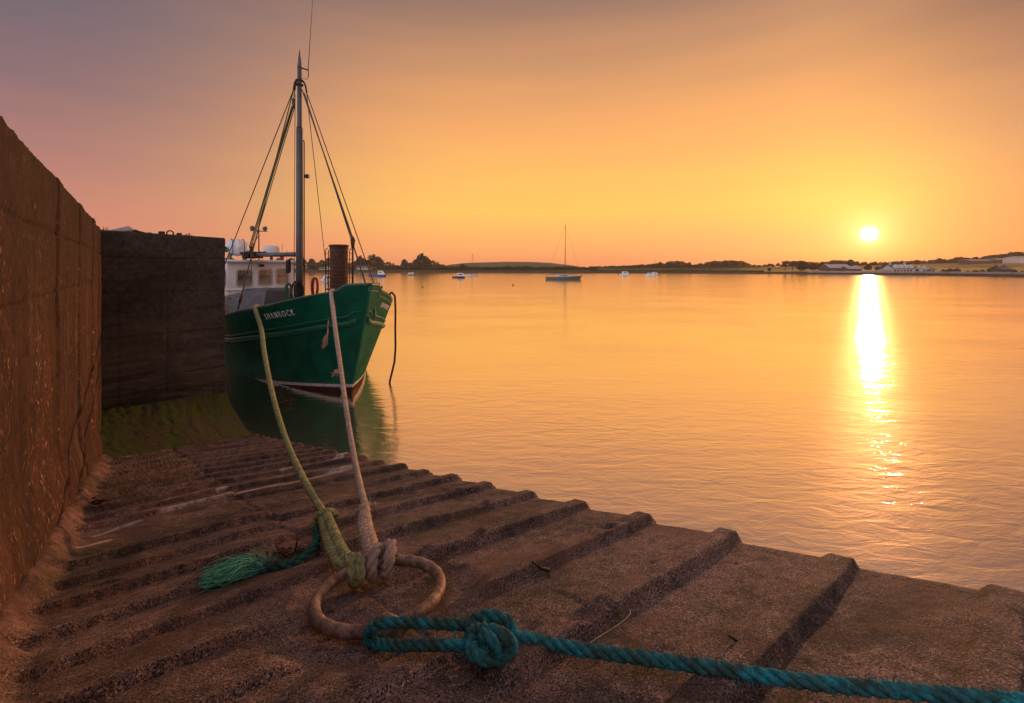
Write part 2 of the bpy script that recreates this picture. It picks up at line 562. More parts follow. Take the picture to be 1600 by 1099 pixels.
add_attr(me, 'moss', np.concatenate([z4 + 0.5, moss], 1))
add_attr(me, 'foot', np.concatenate([z4, foot], 1))
tag(link_mesh('slipway', me, M_SLIP), kind='structure')

def line_mask(t, pos, zs, w_, wob=0.03):
    z_ = t.math('ADD', t.n('SeparateXYZ', {0: pos}).outputs[2], t.math('MULTIPLY', t.math('SUBTRACT', t.noise(pos, 1.6, 5.0, 0.65), 0.5), wob))
    m = None
    for zc in zs:
        d = t.math('ABSOLUTE', t.math('SUBTRACT', z_, zc))
        k_ = t.n('MapRange', {0: d, 1: w_ * 0.4, 2: w_, 3: 1.0, 4: 0.0}).outputs[0]
        m = k_ if m is None else t.math('MAXIMUM', m, k_)
    return t.math('MULTIPLY', m, t.ramp(t.noise(pos, 5.0, 4.0, 0.7), [(0.36, 0.15), (0.55, 1.0)]))


# --- tall wall
TOP = H + 0.58
t = concrete('stained_wall_concrete', (0.018, 0.009, 0.007), (0.140, 0.052, 0.030), (0.34, 0.17, 0.10), pits=0.7, bump=0.012, rust=(0.13, 0.055, 0.025))
# pale weathered flecks and drip streaks
pos = t.n('NewGeometry').outputs['Position']
v1 = t.n('Mapping', {'Vector': pos, 'Scale': (52, 52, 24)}).outputs[0]
fl = t.ramp(t.noise(v1, 1.0, 3.0, 0.6), [(0.60, 0.0), (0.68, 1.0)])
zone = t.ramp(t.noise(pos, 1.4, 4.0, 0.6), [(0.40, 0.0), (0.62, 1.0)])
v2 = t.n('Mapping', {'Vector': pos, 'Scale': (5, 5, 0.35)}).outputs[0]
dr = t.ramp(t.noise(v2, 1.0, 4.0, 0.6), [(0.55, 0.0), (0.72, 1.0)])
bs = [n for n in t.t.nodes if n.type == 'BSDF_PRINCIPLED'][0]
c0 = bs.inputs['Base Color'].links[0].from_socket
c1 = t.mix(t.math('MULTIPLY', t.math('MULTIPLY', fl, zone), 0.95), c0, (0.72, 0.42, 0.26))
c1 = t.mix(t.math('MULTIPLY', dr, 0.35), c1, (0.40, 0.24, 0.15))
dk = t.ramp(t.noise(t.n('Mapping', {'Vector': pos, 'Scale': (3, 3, 0.5)}).outputs[0], 1.3, 5.0, 0.65), [(0.5, 0.0), (0.7, 1.0)])
c1 = t.mix(t.math('MULTIPLY', dk, 0.75), c1, (0.024, 0.016, 0.013))
wz_ = t.math('ADD', t.n('SeparateXYZ', {0: pos}).outputs[2], t.math('MULTIPLY', t.noise(pos, 2.2, 5.0, 0.7), 0.9))
top_dark = t.n('MapRange', {0: wz_, 1: TOP - 0.45, 2: TOP + 0.25, 3: 0.0, 4: 0.62}).outputs[0]  # wall colour darkens towards the top, with a ragged lower edge
c1 = t.mix(top_dark, c1, (0.035, 0.022, 0.017))
c1 = t.mix(t.math('MULTIPLY', line_mask(t, pos, (TOP - 0.36, TOP - 0.72, TOP - 1.25, TOP - 1.8), 0.014), 0.5), c1, (0.010, 0.006, 0.005))
t.t.links.new(c1, bs.inputs['Base Color'])
M_WALL = t.mat

wl = np.concatenate([np.arange(-3.2, -0.4, 0.05), np.arange(-0.4, 3.0, 0.014), np.arange(3.0, 6.45, 0.022)])
wz = np.concatenate([np.arange(-0.2, 0.9, 0.05), np.arange(0.9, TOP - 0.03, 0.016), np.array([TOP - 0.03, TOP - 0.018, TOP - 0.008, TOP - 0.001])])
Lg, Zg = np.meshgrid(wl, wz, indexing='ij')
out = 0.03 * (fbm(Lg * 1.1, Zg * 1.1, seed=91, octs=3) - 0.5) + 0.012 * (fbm(Lg * 8, Zg * 8, seed=92, octs=4) - 0.5) + 0.006 * (vnoise(Lg * 45, Zg * 30, seed=93) - 0.5)


def wall_l(px, top_dy):
    y = F * (TOP - H) / top_dy
    x = (px - CX) / F * y
    return (x - WP[0]) * WD[0] + (y - WP[1]) * WD[1]


for (px, dy, dep, z_from) in ((75, 145, 0.022, 1.9), (117, 104, 0.018, 1.2), (141, 80, 0.018, 1.0), (152, 67, 0.014, 1.0)):
    l0 = wall_l(px, dy)
    dx_ = Lg - l0 - 0.012 * (vnoise(Zg * 9, l0, seed=95) - 0.5)
    out -= dep * np.exp(-(dx_ / 0.016) ** 2) * sstep(z_from - 0.3, z_from, Zg)
    out += 0.012 * sstep(0.0, 0.02, dx_) * (1 - sstep(0.2, 0.6, dx_))
for zc, dep in ((TOP - 0.36, 0.012), (TOP - 0.72, 0.008), (TOP - 1.25, 0.006)):
    dz_ = Zg - zc - 0.02 * (vnoise(Lg * 2, zc, seed=96) - 0.5)
    out -= dep * np.exp(-(dz_ / 0.014) ** 2)
base_z = Z0 + GX * (WP[0] + Lg * WD[0]) + GY * (WP[1] + Lg * WD[1])
out += 0.05 * (1 - sstep(0.1, 0.45, Zg - base_z + 0.2 * (fbm(Lg * 1.7, 0.5, seed=97) - 0.5)))
out -= 0.008 * sstep(TOP - 0.03, TOP, Zg)
P = np.stack([WP[0] + Lg * WD[0] + out * WN[0], WP[1] + Lg * WD[1] + out * WN[1], Zg], -1)
top_rows = []
for d in (0.02, 0.12, 0.25, 0.42):
    r = P[:, -1, :].copy()
    r[:, 0] -= WN[0] * d
    r[:, 1] -= WN[1] * d
    r[:, 2] += 0.004 + 0.012 * (vnoise(wl * 6, d * 20, seed=98) - 0.5)
    top_rows.append(r)
r = top_rows[-1].copy(); r[:, 2] -= 0.6; top_rows.append(r)
P = np.concatenate([P, np.stack(top_rows, 1)], 1)
me = grid_mesh('quay_wall', P, flip=True)
tag(link_mesh('quay_wall', me, M_WALL), 'tall rust-brown stained concrete wall running along the slipway, lit by the low sun', 'wall')

# --- pier end wall, in shade
PA, PB = np.array([-5.86, 6.52]), np.array([-4.89, 7.75])
ZA, ZB = H + 0.555, H + 0.523
PD = (PB - PA) / np.linalg.norm(PB - PA)
PLEN = np.linalg.norm(PB - PA)
PN = np.array([PD[1], -PD[0]])
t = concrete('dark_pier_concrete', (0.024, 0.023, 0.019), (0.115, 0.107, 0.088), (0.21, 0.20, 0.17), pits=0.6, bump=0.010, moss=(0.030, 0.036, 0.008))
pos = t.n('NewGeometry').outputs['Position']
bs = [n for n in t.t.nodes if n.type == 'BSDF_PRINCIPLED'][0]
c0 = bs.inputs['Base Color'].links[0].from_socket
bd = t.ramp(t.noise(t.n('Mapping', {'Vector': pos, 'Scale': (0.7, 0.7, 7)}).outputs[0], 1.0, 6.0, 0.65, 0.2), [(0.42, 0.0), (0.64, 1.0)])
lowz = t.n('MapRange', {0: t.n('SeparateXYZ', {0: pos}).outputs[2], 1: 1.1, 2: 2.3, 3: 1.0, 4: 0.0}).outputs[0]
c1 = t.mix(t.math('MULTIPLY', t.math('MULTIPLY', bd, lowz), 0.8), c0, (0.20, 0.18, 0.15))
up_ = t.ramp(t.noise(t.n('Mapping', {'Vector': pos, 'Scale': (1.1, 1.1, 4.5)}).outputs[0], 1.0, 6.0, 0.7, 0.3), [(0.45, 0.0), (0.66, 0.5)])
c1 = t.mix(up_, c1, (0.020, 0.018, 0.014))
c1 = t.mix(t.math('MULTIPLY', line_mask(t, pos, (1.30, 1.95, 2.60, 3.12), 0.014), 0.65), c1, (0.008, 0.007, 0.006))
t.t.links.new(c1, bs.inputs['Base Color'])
M_PIER = t.mat
# front face, corner, and the long water face behind it as one sheet
pl = np.concatenate([np.arange(-0.35, PLEN - 0.03, 0.02), PLEN - 0.03 + np.array([0.0, 0.012, 0.022, 0.028, 0.03])])
wt = np.concatenate([[0.004, 0.012, 0.03], np.arange(0.08, 2, 0.06), np.arange(2.0, 16, 0.3)])
xy = [PA + PD * l for l in pl] + [PA + PD * PLEN - PN * d for d in wt]
xy = np.array(xy)
nrm = np.array([PN] * len(pl) + [PD] * len(wt))
nrm[len(pl) - 5:len(pl) + 3] = (PN + PD) / math.sqrt(2)
al = np.concatenate([pl, PLEN + wt])
fz = np.linspace(0, 1, 150)
Ag, Fg = np.meshgrid(al, fz, indexing='ij')
ztop = np.interp(al, [0, PLEN, PLEN + 16], [ZA, ZB, ZB - 0.1])
Zg = -1.2 + (ztop[:, None] + 1.2) * Fg
out = 0.03 * (fbm(Ag * 1.3, Zg * 1.3, seed=101, octs=3) - 0.5) + 0.014 * (fbm(Ag * 7, Zg * 7, seed=102, octs=4) - 0.5)
for zc, dep in ((1.62, 0.014), (2.28, 0.010), (2.75, 0.012), (3.12, 0.006)):
    out -= dep * np.exp(-((Zg - zc - 0.03 * (vnoise(Ag * 2, zc, seed=103) - 0.5)) / 0.016) ** 2)
for lc in (0.16, 0.75):
    out -= 0.012 * np.exp(-((Ag - lc) / 0.014) ** 2)
out -= 0.012 * sstep(0.993, 1.0, Fg)
P = np.stack([xy[:, None, 0] + nrm[:, None, 0] * out, xy[:, None, 1] + nrm[:, None, 1] * out, Zg], -1)
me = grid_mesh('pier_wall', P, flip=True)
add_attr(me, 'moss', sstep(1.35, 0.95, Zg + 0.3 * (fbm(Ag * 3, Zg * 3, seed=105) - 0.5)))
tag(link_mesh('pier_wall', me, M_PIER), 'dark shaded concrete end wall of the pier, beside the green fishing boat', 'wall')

# --- top of the quay and pier behind the two walls
Q = [PB - PN * 0.05 - PD * 0.02, PB - PN * 16 - PD * 0.02, PA - PN * 16 - PD * 14, WP - WD * 3.2 - WN * 14, WP - WD * 3.2 - WN * 0.3, PA - PD * 0.3 - PN * 0.03]
t = concrete('quay_paving', (0.10, 0.085, 0.07), (0.2, 0.17, 0.14), (0.3, 0.26, 0.22), bump=0.006)
M_PAVE = t.mat
zs = [ZB - 0.03, ZB - 0.13, ZA - 0.03, TOP - 0.06, TOP - 0.06, ZA - 0.03]
me = bpy.data.meshes.new('quay_ground')
me.from_pydata([(q[0], q[1], z) for q, z in zip(Q, zs)], [], [(0, 1, 2, 5), (2, 3, 4, 5)])
tag(link_mesh('quay_ground', me, M_PAVE), kind='structure')

# --- mossy concrete apron: fillet from the foot of the pier down to the slip and the water
nu, nw = 150, 90
u = np.linspace(-0.12, 1.0, nu)[:, None]
q = np.linspace(0, 1, nw)[None, :]
top = np.stack([PA[0] + PD[0] * PLEN * u + 0 * q, PA[1] + PD[1] * PLEN * u + 0 * q, 0.93 - 0.075 * u + 0 * q], -1)
ta, tb = on_slip(166, 722), at_depth(402, 680, 7.9)
toe = np.stack([ta.x + (tb.x - ta.x) * u ** 1.0 + 0 * q, ta.y + (tb.y - ta.y) * u + 0 * q, 0 * u + 0 * q], -1)
qq = q ** 1.0
Px = top[..., 0] * (1 - qq) + toe[..., 0] * qq
Py = top[..., 1] * (1 - qq) + toe[..., 1] * qq
zt = Z0 + GX * toe[..., 0] + GY * toe[..., 1] + 0.012
cq = (1 - q) ** 1.7
Pz = zt + (top[..., 2] - zt) * cq
Pz = Pz + 0.04 * (fbm(Px * 3, Py * 3, seed=111) - 0.5) + 0.03 * (fbm(Px * 14, Py * 14, seed=112) - 0.5)
P = np.stack([Px, Py, Pz], -1)
side = []
for dz, dx in ((-0.04, 0.02), (-0.15, 0.05), (-3.0, 0.12)):
    r = P[-1].copy()
    r[:, 0] += PD[0] * dx + 0.03 * (fbm(np.linspace(0, 9, nw), dz, seed=113) - 0.5)
    r[:, 1] += PD[1] * dx
    r[:, 2] += dz
    side.append(r)
P = np.concatenate([P, np.stack(side, 0)], 0)
me = grid_mesh('apron', P, flip=True)
n = fbm(P[..., 0] * 1.7, P[..., 1] * 1.7, seed=115)
ms = np.clip(0.35 + 1.4 * sstep(0.36, 0.6, n), 0, 1)
bare = np.exp(-((P[..., 0] + 4.62) ** 2 + (P[..., 1] - 7.25) ** 2) / 0.06) * 0
add_attr(me, 'moss', ms - bare)
M_APRON = concrete('mossy_apron_concrete', (0.035, 0.028, 0.018), (0.12, 0.088, 0.062), (0.2, 0.15, 0.11), bump=0.02, moss=(0.080, 0.140, 0.010)).mat
tag(link_mesh('apron', me, M_APRON), kind='structure')
# ---------------------------------------------------------------- the green fishing boat
M_GREY = simple('grey_boat_paint', (0.10, 0.105, 0.11), 0.55, 0.3, 3.0, dirt=(0.09, 0.05, 0.03), dirt_amt=0.5)
M_PLATE = simple('galvanised_plate', (0.15, 0.155, 0.16), 0.5, 0.25, 4.0, dirt=(0.07, 0.06, 0.055), dirt_amt=0.6, metal=0.2)
M_WHITE = simple('white_boat_paint', (0.88, 0.88, 0.90), 0.4, 0.08, 2.0, dirt=(0.42, 0.35, 0.28), dirt_amt=0.35)
M_GREEN = simple('green_trim_paint', (0.006, 0.13, 0.075), 0.5, 0.25, 5.0, dirt=(0.004, 0.05, 0.03), dirt_amt=0.5)
M_BLACK = simple('black_rubber', (0.012, 0.012, 0.013), 0.6, 0.3, 8.0)
M_RUST = simple('rusted_steel', (0.070, 0.029, 0.017), 0.8, 0.5, 7.0, bump=0.004, dirt=(0.03, 0.016, 0.012), dirt_amt=0.7)
M_WIRE = simple('weathered_wire', (0.05, 0.045, 0.04), 0.6, 0.3, 10.0, metal=0.4)
M_MAST = simple('grey_mast_paint', (0.085, 0.097, 0.11), 0.45, 0.3, 3.5, dirt=(0.06, 0.04, 0.03), dirt_amt=0.6)
M_DECK = simple('tan_deck_cover', (0.40, 0.30, 0.22), 0.8, 0.25, 5.0)
M_RED = simple('red_rope', (0.30, 0.035, 0.045), 0.7, 0.35, 20.0)
M_GROPE = simple('green_net_rope', (0.055, 0.12, 0.045), 0.85, 0.4, 25.0)
M_DOME = simple('white_plastic', (0.75, 0.75, 0.76), 0.35, 0.05, 2.0)
M_NET = simple('dark_net_heap', (0.055, 0.040, 0.028), 0.95, 0.5, 18.0, bump=0.02)
M_LETTER = simple('white_lettering', (0.80, 0.80, 0.76), 0.5, 0.08, 9.0)

t = NT('window_glass')
vg = t.coords()
t.bsdf(Base_Color=t.ramp(t.noise(vg, 1.8, 2.0), [(0.35, (0.06, 0.055, 0.045)), (0.6, (0.34, 0.30, 0.22))]), Roughness=0.08, Specular_IOR_Level=0.8)
M_PANE = t.mat

PW = Vector((-3.81, 10.76, 0.0))
boat = empty('fishing_boat', PW, math.atan2(0.777, -0.63))
tag(boat, 'green hulled wooden fishing boat with white wheelhouse, moored at the end of the dark pier', 'fishing boat')
# local axes: +X aft, +Y starboard (towards the pier), +Z up; the origin is the stem at the waterline
BL = 14.2


def b_deck(x):
    return 2.15 * (1 - (1 - np.clip(x / 5.2, 0, 1)) ** 2.2) * (1 - 0.22 * np.clip((x - 9) / 6, 0, 1) ** 2)


def b_wl(x):
    return 1.85 * (1 - (1 - np.clip(x / 5.5, 0, 1)) ** 2.0) * (1 - 0.35 * np.clip((x - 8) / 6, 0, 1) ** 2)


def sheer(s):
    return np.interp(s, [-1.2, -0.8, -0.66, -0.60, -0.45, 0.2, 0.88, 1.8, 3.5, 6.0, 9.0, 14.2], [2.61, 2.59, 2.57, 2.46, 2.42, 2.29, 2.13, 1.96, 1.72, 1.58, 1.56, 1.72])


def half(s, t_):
    x0 = -1.17 * np.maximum(t_, 0)
    tt_ = np.clip(t_, 0, 1)
    b = b_wl(s - x0) * (1 - tt_) + b_deck(s - x0) * tt_
    return np.where(np.asarray(t_) < 0, b * (1 + 0.5 * np.asarray(t_)), b)


def hull_pt(s, t_, side=1, off=0.0):
    b = float(half(s, t_)) + off
    return Vector((s, side * b, float(t_ * sheer(s))))


M_HULL = NT('hull_paint')
t = M_HULL
ps = t.coords()
lvl = t.attr('level')
g1 = t.noise(ps, 2.2, 6.0, 0.6, 0.3)
green = t.ramp(g1, [(0.3, (0.002, 0.080, 0.047)), (0.7, (0.005, 0.165, 0.096))])
runs = t.ramp(t.noise(t.n('Mapping', {'Vector': ps, 'Scale': (9, 9, 0.9)}).outputs[0], 1.0, 5.0, 0.7), [(0.58, 0.0), (0.75, 1.0)])
green = t.mix(t.math('MULTIPLY', runs, 0.45), green, (0.005, 0.035, 0.024))
chips = t.ramp(t.noise(ps, 34.0, 3.0, 0.7), [(0.70, 0.0), (0.74, 1.0)])
green = t.mix(t.math('MULTIPLY', chips, 0.35), green, (0.14, 0.18, 0.15))
rst = t.ramp(t.noise(t.n('Mapping', {'Vector': ps, 'Scale': (5, 5, 0.8)}).outputs[0], 1.3, 6.0, 0.7), [(0.60, 0.0), (0.74, 0.55)])
green = t.mix(rst, green, (0.075, 0.045, 0.020))
scf = t.ramp(t.noise(t.n('Mapping', {'Vector': ps, 'Scale': (2, 2, 12)}).outputs[0], 2.0, 5.0, 0.75), [(0.63, 0.0), (0.70, 0.5)])
green = t.mix(scf, green, (0.03, 0.10, 0.07))
redb = t.ramp(t.noise(ps, 5.0, 6.0, 0.7), [(0.3, (0.028, 0.010, 0.009)), (0.7, (0.085, 0.026, 0.020))])
wht = t.ramp(t.noise(ps, 7.0, 5.0, 0.7), [(0.35, (0.50, 0.47, 0.44)), (0.6, (0.74, 0.72, 0.69))])
lv = t.math('ADD', lvl, t.math('MULTIPLY', t.math('SUBTRACT', t.noise(ps, 12.0, 2.0), 0.5), 0.012))
c = t.mix(t.math('GREATER_THAN', lv, 0.0), redb, wht)
c = t.mix(t.math('GREATER_THAN', lv, 0.075), c, green)
plk = t.n('TexWave', {'Vector': t.n('Mapping', {'Vector': ps, 'Scale': (0.0, 0.0, 1.0)}).outputs[0], 'Scale': 2.1, 'Distortion': 0.6, 'Detail': 1.0}, bands_direction='Z').outputs['Color']
nb = t.bump(t.math('ADD', t.math('MULTIPLY', t.noise(ps, 1.6, 4.0), 1.5), t.math('MULTIPLY', plk, 0.12)), 0.5, 0.02)
df = t.n('BsdfDiffuse', {'Color': c, 'Normal': nb})
gs = t.n('BsdfGlossy', {'Color': (1, 1, 1, 1), 'Roughness': 0.32, 'Normal': nb})
t.t.links.new(t.n('MixShader', {0: 0.035, 1: df.outputs[0], 2: gs.outputs[0]}).outputs[0], t.out.inputs[0])

tl = np.concatenate([[-0.35, -0.2, -0.1], np.linspace(0, 1, 30)])
wl_ = np.linspace(0, 1, 110) ** 1.6


def hull_side(side, inset=0.0, tmin=-1.0):
    rows = []
    for w_ in wl_:
        row = []
        for tq in tl:
            if tq < tmin: continue
            x0 = -1.17 * max(tq, 0) + (0.25 * -tq if tq < 0 else 0)
            s = x0 + w_ * (BL - x0)
            b = max(0.0, float(half(s if tq >= 0 else s - x0, tq)) - inset * min(1, w_ * 30))
            row.append((s, side * b, tq * float(sheer(s))))
        rows.append(row)
    return np.array(rows)


PS = hull_side(1)
PP = hull_side(-1)[:, ::-1]
full = np.concatenate([PS, PP], 1)
# one continuous shell: starboard from keel to sheer, then port from sheer to keel (the strip between is left open as the deck)
me = bpy.data.meshes.new('hull')
n_, m_ = full.shape[:2]
vs = full.reshape(-1, 3)
fs = []
mh = m_ // 2
for i in range(n_ - 1):
    for j in range(m_ - 1):
        if j == mh - 1: continue
        a = i * m_ + j
        fs.append((a, a + m_, a + m_ + 1, a + 1))
fs.append(tuple((n_ - 1) * m_ + j for j in range(m_)))
me.from_pydata(vs.tolist(), [], fs)
me.polygons.foreach_set('use_smooth', [True] * (len(fs) - 1) + [False])
lev = vs[:, 2] - (0.155 - 0.075 * np.clip(vs[:, 0], -1, 9))
add_attr(me, 'level', lev)
hull = link_mesh('hull', me, M_HULL.mat, boat)
# deck and inner side of the bulwark
mb = MB()
for side in (1, -1):
    prev = None
    for s in np.concatenate([np.linspace(-1.05, 2, 25), np.linspace(2.3, 13.9, 30)]):
        zt = float(sheer(s)) - 0.01
        b = max(float(half(s, 1.0)) - 0.07, 0.006)
        zd = max(1.05, zt - 0.75) if s < 3 else 1.05
        td = zd / float(sheer(s))
        s2 = s + 1.17 * (1 - td) * max(0.0, 1 - (s + 1.17) / 3.0)
        b2 = min(b, max(float(half(s2, td)) - 0.07, 0.004))
        cur = ((s, side * b, zt), (s2, side * b2, zd), (s2, 0, zd + 0.03))
        if prev:
            mb.add([prev[0], cur[0], cur[1], prev[1]], [(0, 1, 2, 3)], 0)
            mb.add([prev[1], cur[1], cur[2], prev[2]], [(0, 1, 2, 3)], 1)
        prev = cur
mb.build('deck', [M_GREEN, M_GREY], boat)


def hull_line(name, tf, r, mat, s0, s1, off=0.0, sides=(1, -1), parent=None):
    o_ = None
    for side in sides:
        mb = MB()
        pts = []
        for s in np.concatenate([np.linspace(s0, 2.0, 40), np.linspace(2.2, s1, 40)]):
            tq = tf(s)
            pts.append(hull_pt(s, tq, side, off))
        mb.tube(pts, r, 10)
        o_ = mb.build(name, mat, parent or boat)
    return o_


M_CAP = simple('worn_green_rail', (0.010, 0.10, 0.06), 0.4, 0.3, 6.0, dirt=(0.22, 0.26, 0.20), dirt_amt=0.6)
def rail_t(s): return np.interp(s, [-1.0, -0.3, 0.43, 1.55, 4.3, 14.2], [0.71, 0.70, 0.685, 0.665, 0.575, 0.55])
hull_line('rub_rail', rail_t, 0.062, M_GREEN, -0.70, 13.9, 0.005)
hull_line('rail_ledge', lambda s: rail_t(s) + 0.065, 0.022, M_GREEN, -0.80, 13.9, 0.002)
hull_line('bulwark_cap', lambda s: 1.0, 0.038, M_CAP, -1.12, 13.9, -0.03)
hull_line('bead', lambda s: 0.945, 0.014, M_CAP, -1.05, 2.2, 0.0, sides=(-1,))
# stem post
mb = MB()
mb.tube([(-1.19 * t_ + 0.0, 0, t_ * 2.56) for t_ in np.linspace(-0.2, 1.0, 14)], 0.035, 8)
me_ = mb.build('stem_post', M_HULL.mat, boat)
add_attr(me_.data, 'level', np.array([v.co.z - 0.155 - 0.02 for v in me_.data.vertices]))


def lettering(name, txt, hgt, place, mat, parent, depth=0.006):
    cu = bpy.data.curves.new(name, 'FONT')
    cu.body = txt
    cu.size = hgt / 0.70
    cu.space_character = 1.42
    cu.offset = 0.0015 * hgt / 0.13
    tmp = bpy.data.objects.new(name, cu)
    COL.objects.link(tmp)
    dg = bpy.context.evaluated_depsgraph_get()
    me = bpy.data.meshes.new_from_object(tmp.evaluated_get(dg))
    bpy.data.objects.remove(tmp)
    bm = bmesh.new()
    bm.from_mesh(me)
    ret = bmesh.ops.extrude_face_region(bm, geom=bm.faces[:])
    for v in [g for g in ret['geom'] if isinstance(g, bmesh.types.BMVert)]: v.co.z += depth
    xs = [v.co.x for v in bm.verts]
    x0, x1 = min(xs), max(xs)
    for v in bm.verts: v.co = place((v.co.x - x0), v.co.y, v.co.z, x1 - x0)
    bmesh.ops.recalc_face_normals(bm, faces=bm.faces)
    bm.to_mesh(me)
    bm.free()
    return link_mesh(name, me, mat, parent)


def on_bow(side, s_first, s_last, z_first, z_last, tnorm=0.004):
    def f(x, y, z, w_):
        k_ = x / w_
        s = s_first + (s_last - s_first) * k_
        zz = z_first + (z_last - z_first) * k_ + y
        tq = zz / float(sheer(s))
        return hull_pt(s, tq, side, tnorm + z)
    return f


lettering('name_lettering', 'SHAMROCK', 0.135, on_bow(1, 1.36, 0.50, 1.735, 1.885), M_LETTER, hull)
lettering('name_lettering', 'SHAMROCK', 0.115, on_bow(-1, -0.20, 0.75, 2.02, 1.84), M_LETTER, hull)
lettering('draught_mark', 'IV', 0.10, on_bow(1, 0.20, 0.09, 0.035, 0.035), M_LETTER, hull)
# hawse pipe on the port bow
mb = MB()
c = hull_pt(-0.45, 0.80, -1, 0.01)
mb.tube([c + Vector((0.10 * math.cos(a) * 0.9, -0.045 * math.cos(a), 0.13 * math.sin(a))) for a in np.linspace(0, 2 * PI, 18, endpoint=False)], 0.022, 8, closed=True)
mb.build('hawse_pipe', M_GREEN, boat)
for s_ in (-0.62, -0.42):
    mb = MB()
    c = hull_pt(s_, 1.0, -1, -0.08)
    mb.lathe([(0.05, -0.03), (0.045, 0.06), (0.062, 0.08), (0.062, 0.115), (0.02, 0.13)], c, 12)
    mb.build('bollard', M_BLACK, boat)

# wheelhouse
WX, WY, WW = 9.0, 0.25, 2.28                # front face, centreline offset, width
ZR, ZB0 = 3.20, 1.05
wh = MB()
hw = WW / 2
cc = 0.10


def house_ring(z, gx, gy):
    return [(WX + gx + cc, WY - hw + gy, z), (WX + gx, WY - hw + gy + cc, z), (WX + gx, WY + hw - gy - cc, z), (WX + gx + cc, WY + hw - gy, z), (WX + 3.2, WY + hw - gy, z), (WX + 3.2, WY - hw + gy, z)]


def wall_holes(mb, o, ux, uz, w_, h_, holes, nrm, mat=0, depth=0.05):
    """flat wall with rectangular openings, o = lower corner"""
    o, ux, uz, nrm = Vector(o), Vector(ux), Vector(uz), Vector(nrm)
    xs = sorted({0.0, w_} | {a for q in holes for a in (q[0], q[2])})
    zs = sorted({0.0, h_} | {a for q in holes for a in (q[1], q[3])})
    for i in range(len(xs) - 1):
        for j in range(len(zs) - 1):
            cx, cz = (xs[i] + xs[i + 1]) / 2, (zs[j] + zs[j + 1]) / 2
            if any(q[0] < cx < q[2] and q[1] < cz < q[3] for q in holes): continue
            mb.add([o + ux * xs[a] + uz * zs[b] for a, b in ((i, j), (i + 1, j), (i + 1, j + 1), (i, j + 1))], [(0, 1, 2, 3)], mat)
    for q in holes:
        p = [o + ux * q[a] + uz * q[b] for a, b in ((0, 1), (2, 1), (2, 3), (0, 3))]
        for a in range(4):
            b = (a + 1) % 4
            mb.add([p[a], p[b], p[b] - nrm * depth, p[a] - nrm * depth], [(0, 1, 2, 3)], mat)


# front windows measured along the front from the starboard corner (looking at it from the bow)
FH = ZR - ZB0
fw_holes = [(0.30, 1.22, 0.82, 1.86), (1.02, 1.26, 1.50, 1.88), (1.64, 1.29, 2.10, 1.90)]
wall_holes(wh, (WX, WY + hw, ZB0), (0, -1, 0), (0, 0, 1), WW, FH, fw_holes, (-1, 0, 0))
sd_holes = [(0.25, 1.22, 0.75, 1.86), (0.95, 1.22, 1.45, 1.86)]
wall_holes(wh, (WX, WY + hw, ZB0), (1, 0, 0), (0, 0, 1), 3.2, FH, sd_holes, (0, 1, 0))
wall_holes(wh, (WX, WY - hw, ZB0), (1, 0, 0), (0, 0, 1), 3.2, FH, sd_holes, (0, -1, 0))
wall_holes(wh, (WX + 3.2, WY + hw, ZB0), (0, -1, 0), (0, 0, 1), WW, FH, [(0.6, 0.9, 1.7, 1.85)], (1, 0, 0))
house = wh.build('wheelhouse', M_WHITE, boat)


def window(o, ux, uz, nrm, q):
    o, ux, uz, nrm = Vector(o), Vector(ux), Vector(uz), Vector(nrm)
    w_, h_ = q[2] - q[0], q[3] - q[1]
    b = o + ux * q[0] + uz * q[1]
    rr = 0.10

    def rrect(e):
        pts = []
        for cx, cz, a0 in ((w_ - rr, h_ - rr, 0), (rr, h_ - rr, PI / 2), (rr, rr, PI), (w_ - rr, rr, 1.5 * PI)):
            for a in np.linspace(a0, a0 + PI / 2, 5):
                pts.append((cx + (rr + e) * math.cos(a), cz + (rr + e) * math.sin(a)))
        return pts
    mb = MB()
    A, B = rrect(0.03), rrect(-0.03)
    n_ = len(A)
    vs = [b + ux * x + uz * z + nrm * 0.016 for x, z in A] + [b + ux * x + uz * z + nrm * 0.016 for x, z in B] + [b + ux * x + uz * z - nrm * 0.035 for x, z in B] + [b + ux * x + uz * z - nrm * 0.002 for x, z in A]
    fs = []
    for i in range(n_):
        j = (i + 1) % n_
        fs += [(i, j, n_ + j, n_ + i), (n_ + i, n_ + j, 2 * n_ + j, 2 * n_ + i), (3 * n_ + i, 3 * n_ + j, j, i)]
    mb.add(vs, fs)
    # corners between the square opening and the rounded frame belong to the frame
    sq = [(0, 0), (w_, 0), (w_, h_), (0, h_)]
    R_ = rrect(-0.005)
    for k_, cn in enumerate((2, 3, 0, 1)):
        pts = [sq[cn]] + R_[5 * k_:5 * k_ + 5]
        mb.add([b + ux * x + uz * z + nrm * 0.004 for x, z in pts], [tuple(range(6))])
    f = mb.build('window', M_WFRAME, boat)
    mb = MB()
    mb.add([b + ux * x + uz * z - nrm * 0.03 for x, z in B], [tuple(range(n_))])
    mb.build('pane', M_PANE, f)
    mb = MB()
    for (xa, xb, za, zb) in ((-0.002, w_ + 0.002, -0.002, h_ + 0.002),):
        mb.tube([b + ux * 0.05 + uz * (h_ * 0.52) - nrm * 0.02, b + ux * (w_ - 0.05) + uz * (h_ * 0.52) - nrm * 0.02], 0.008, 6)
    mb.build('glazing_bar', M_BLACK, f)


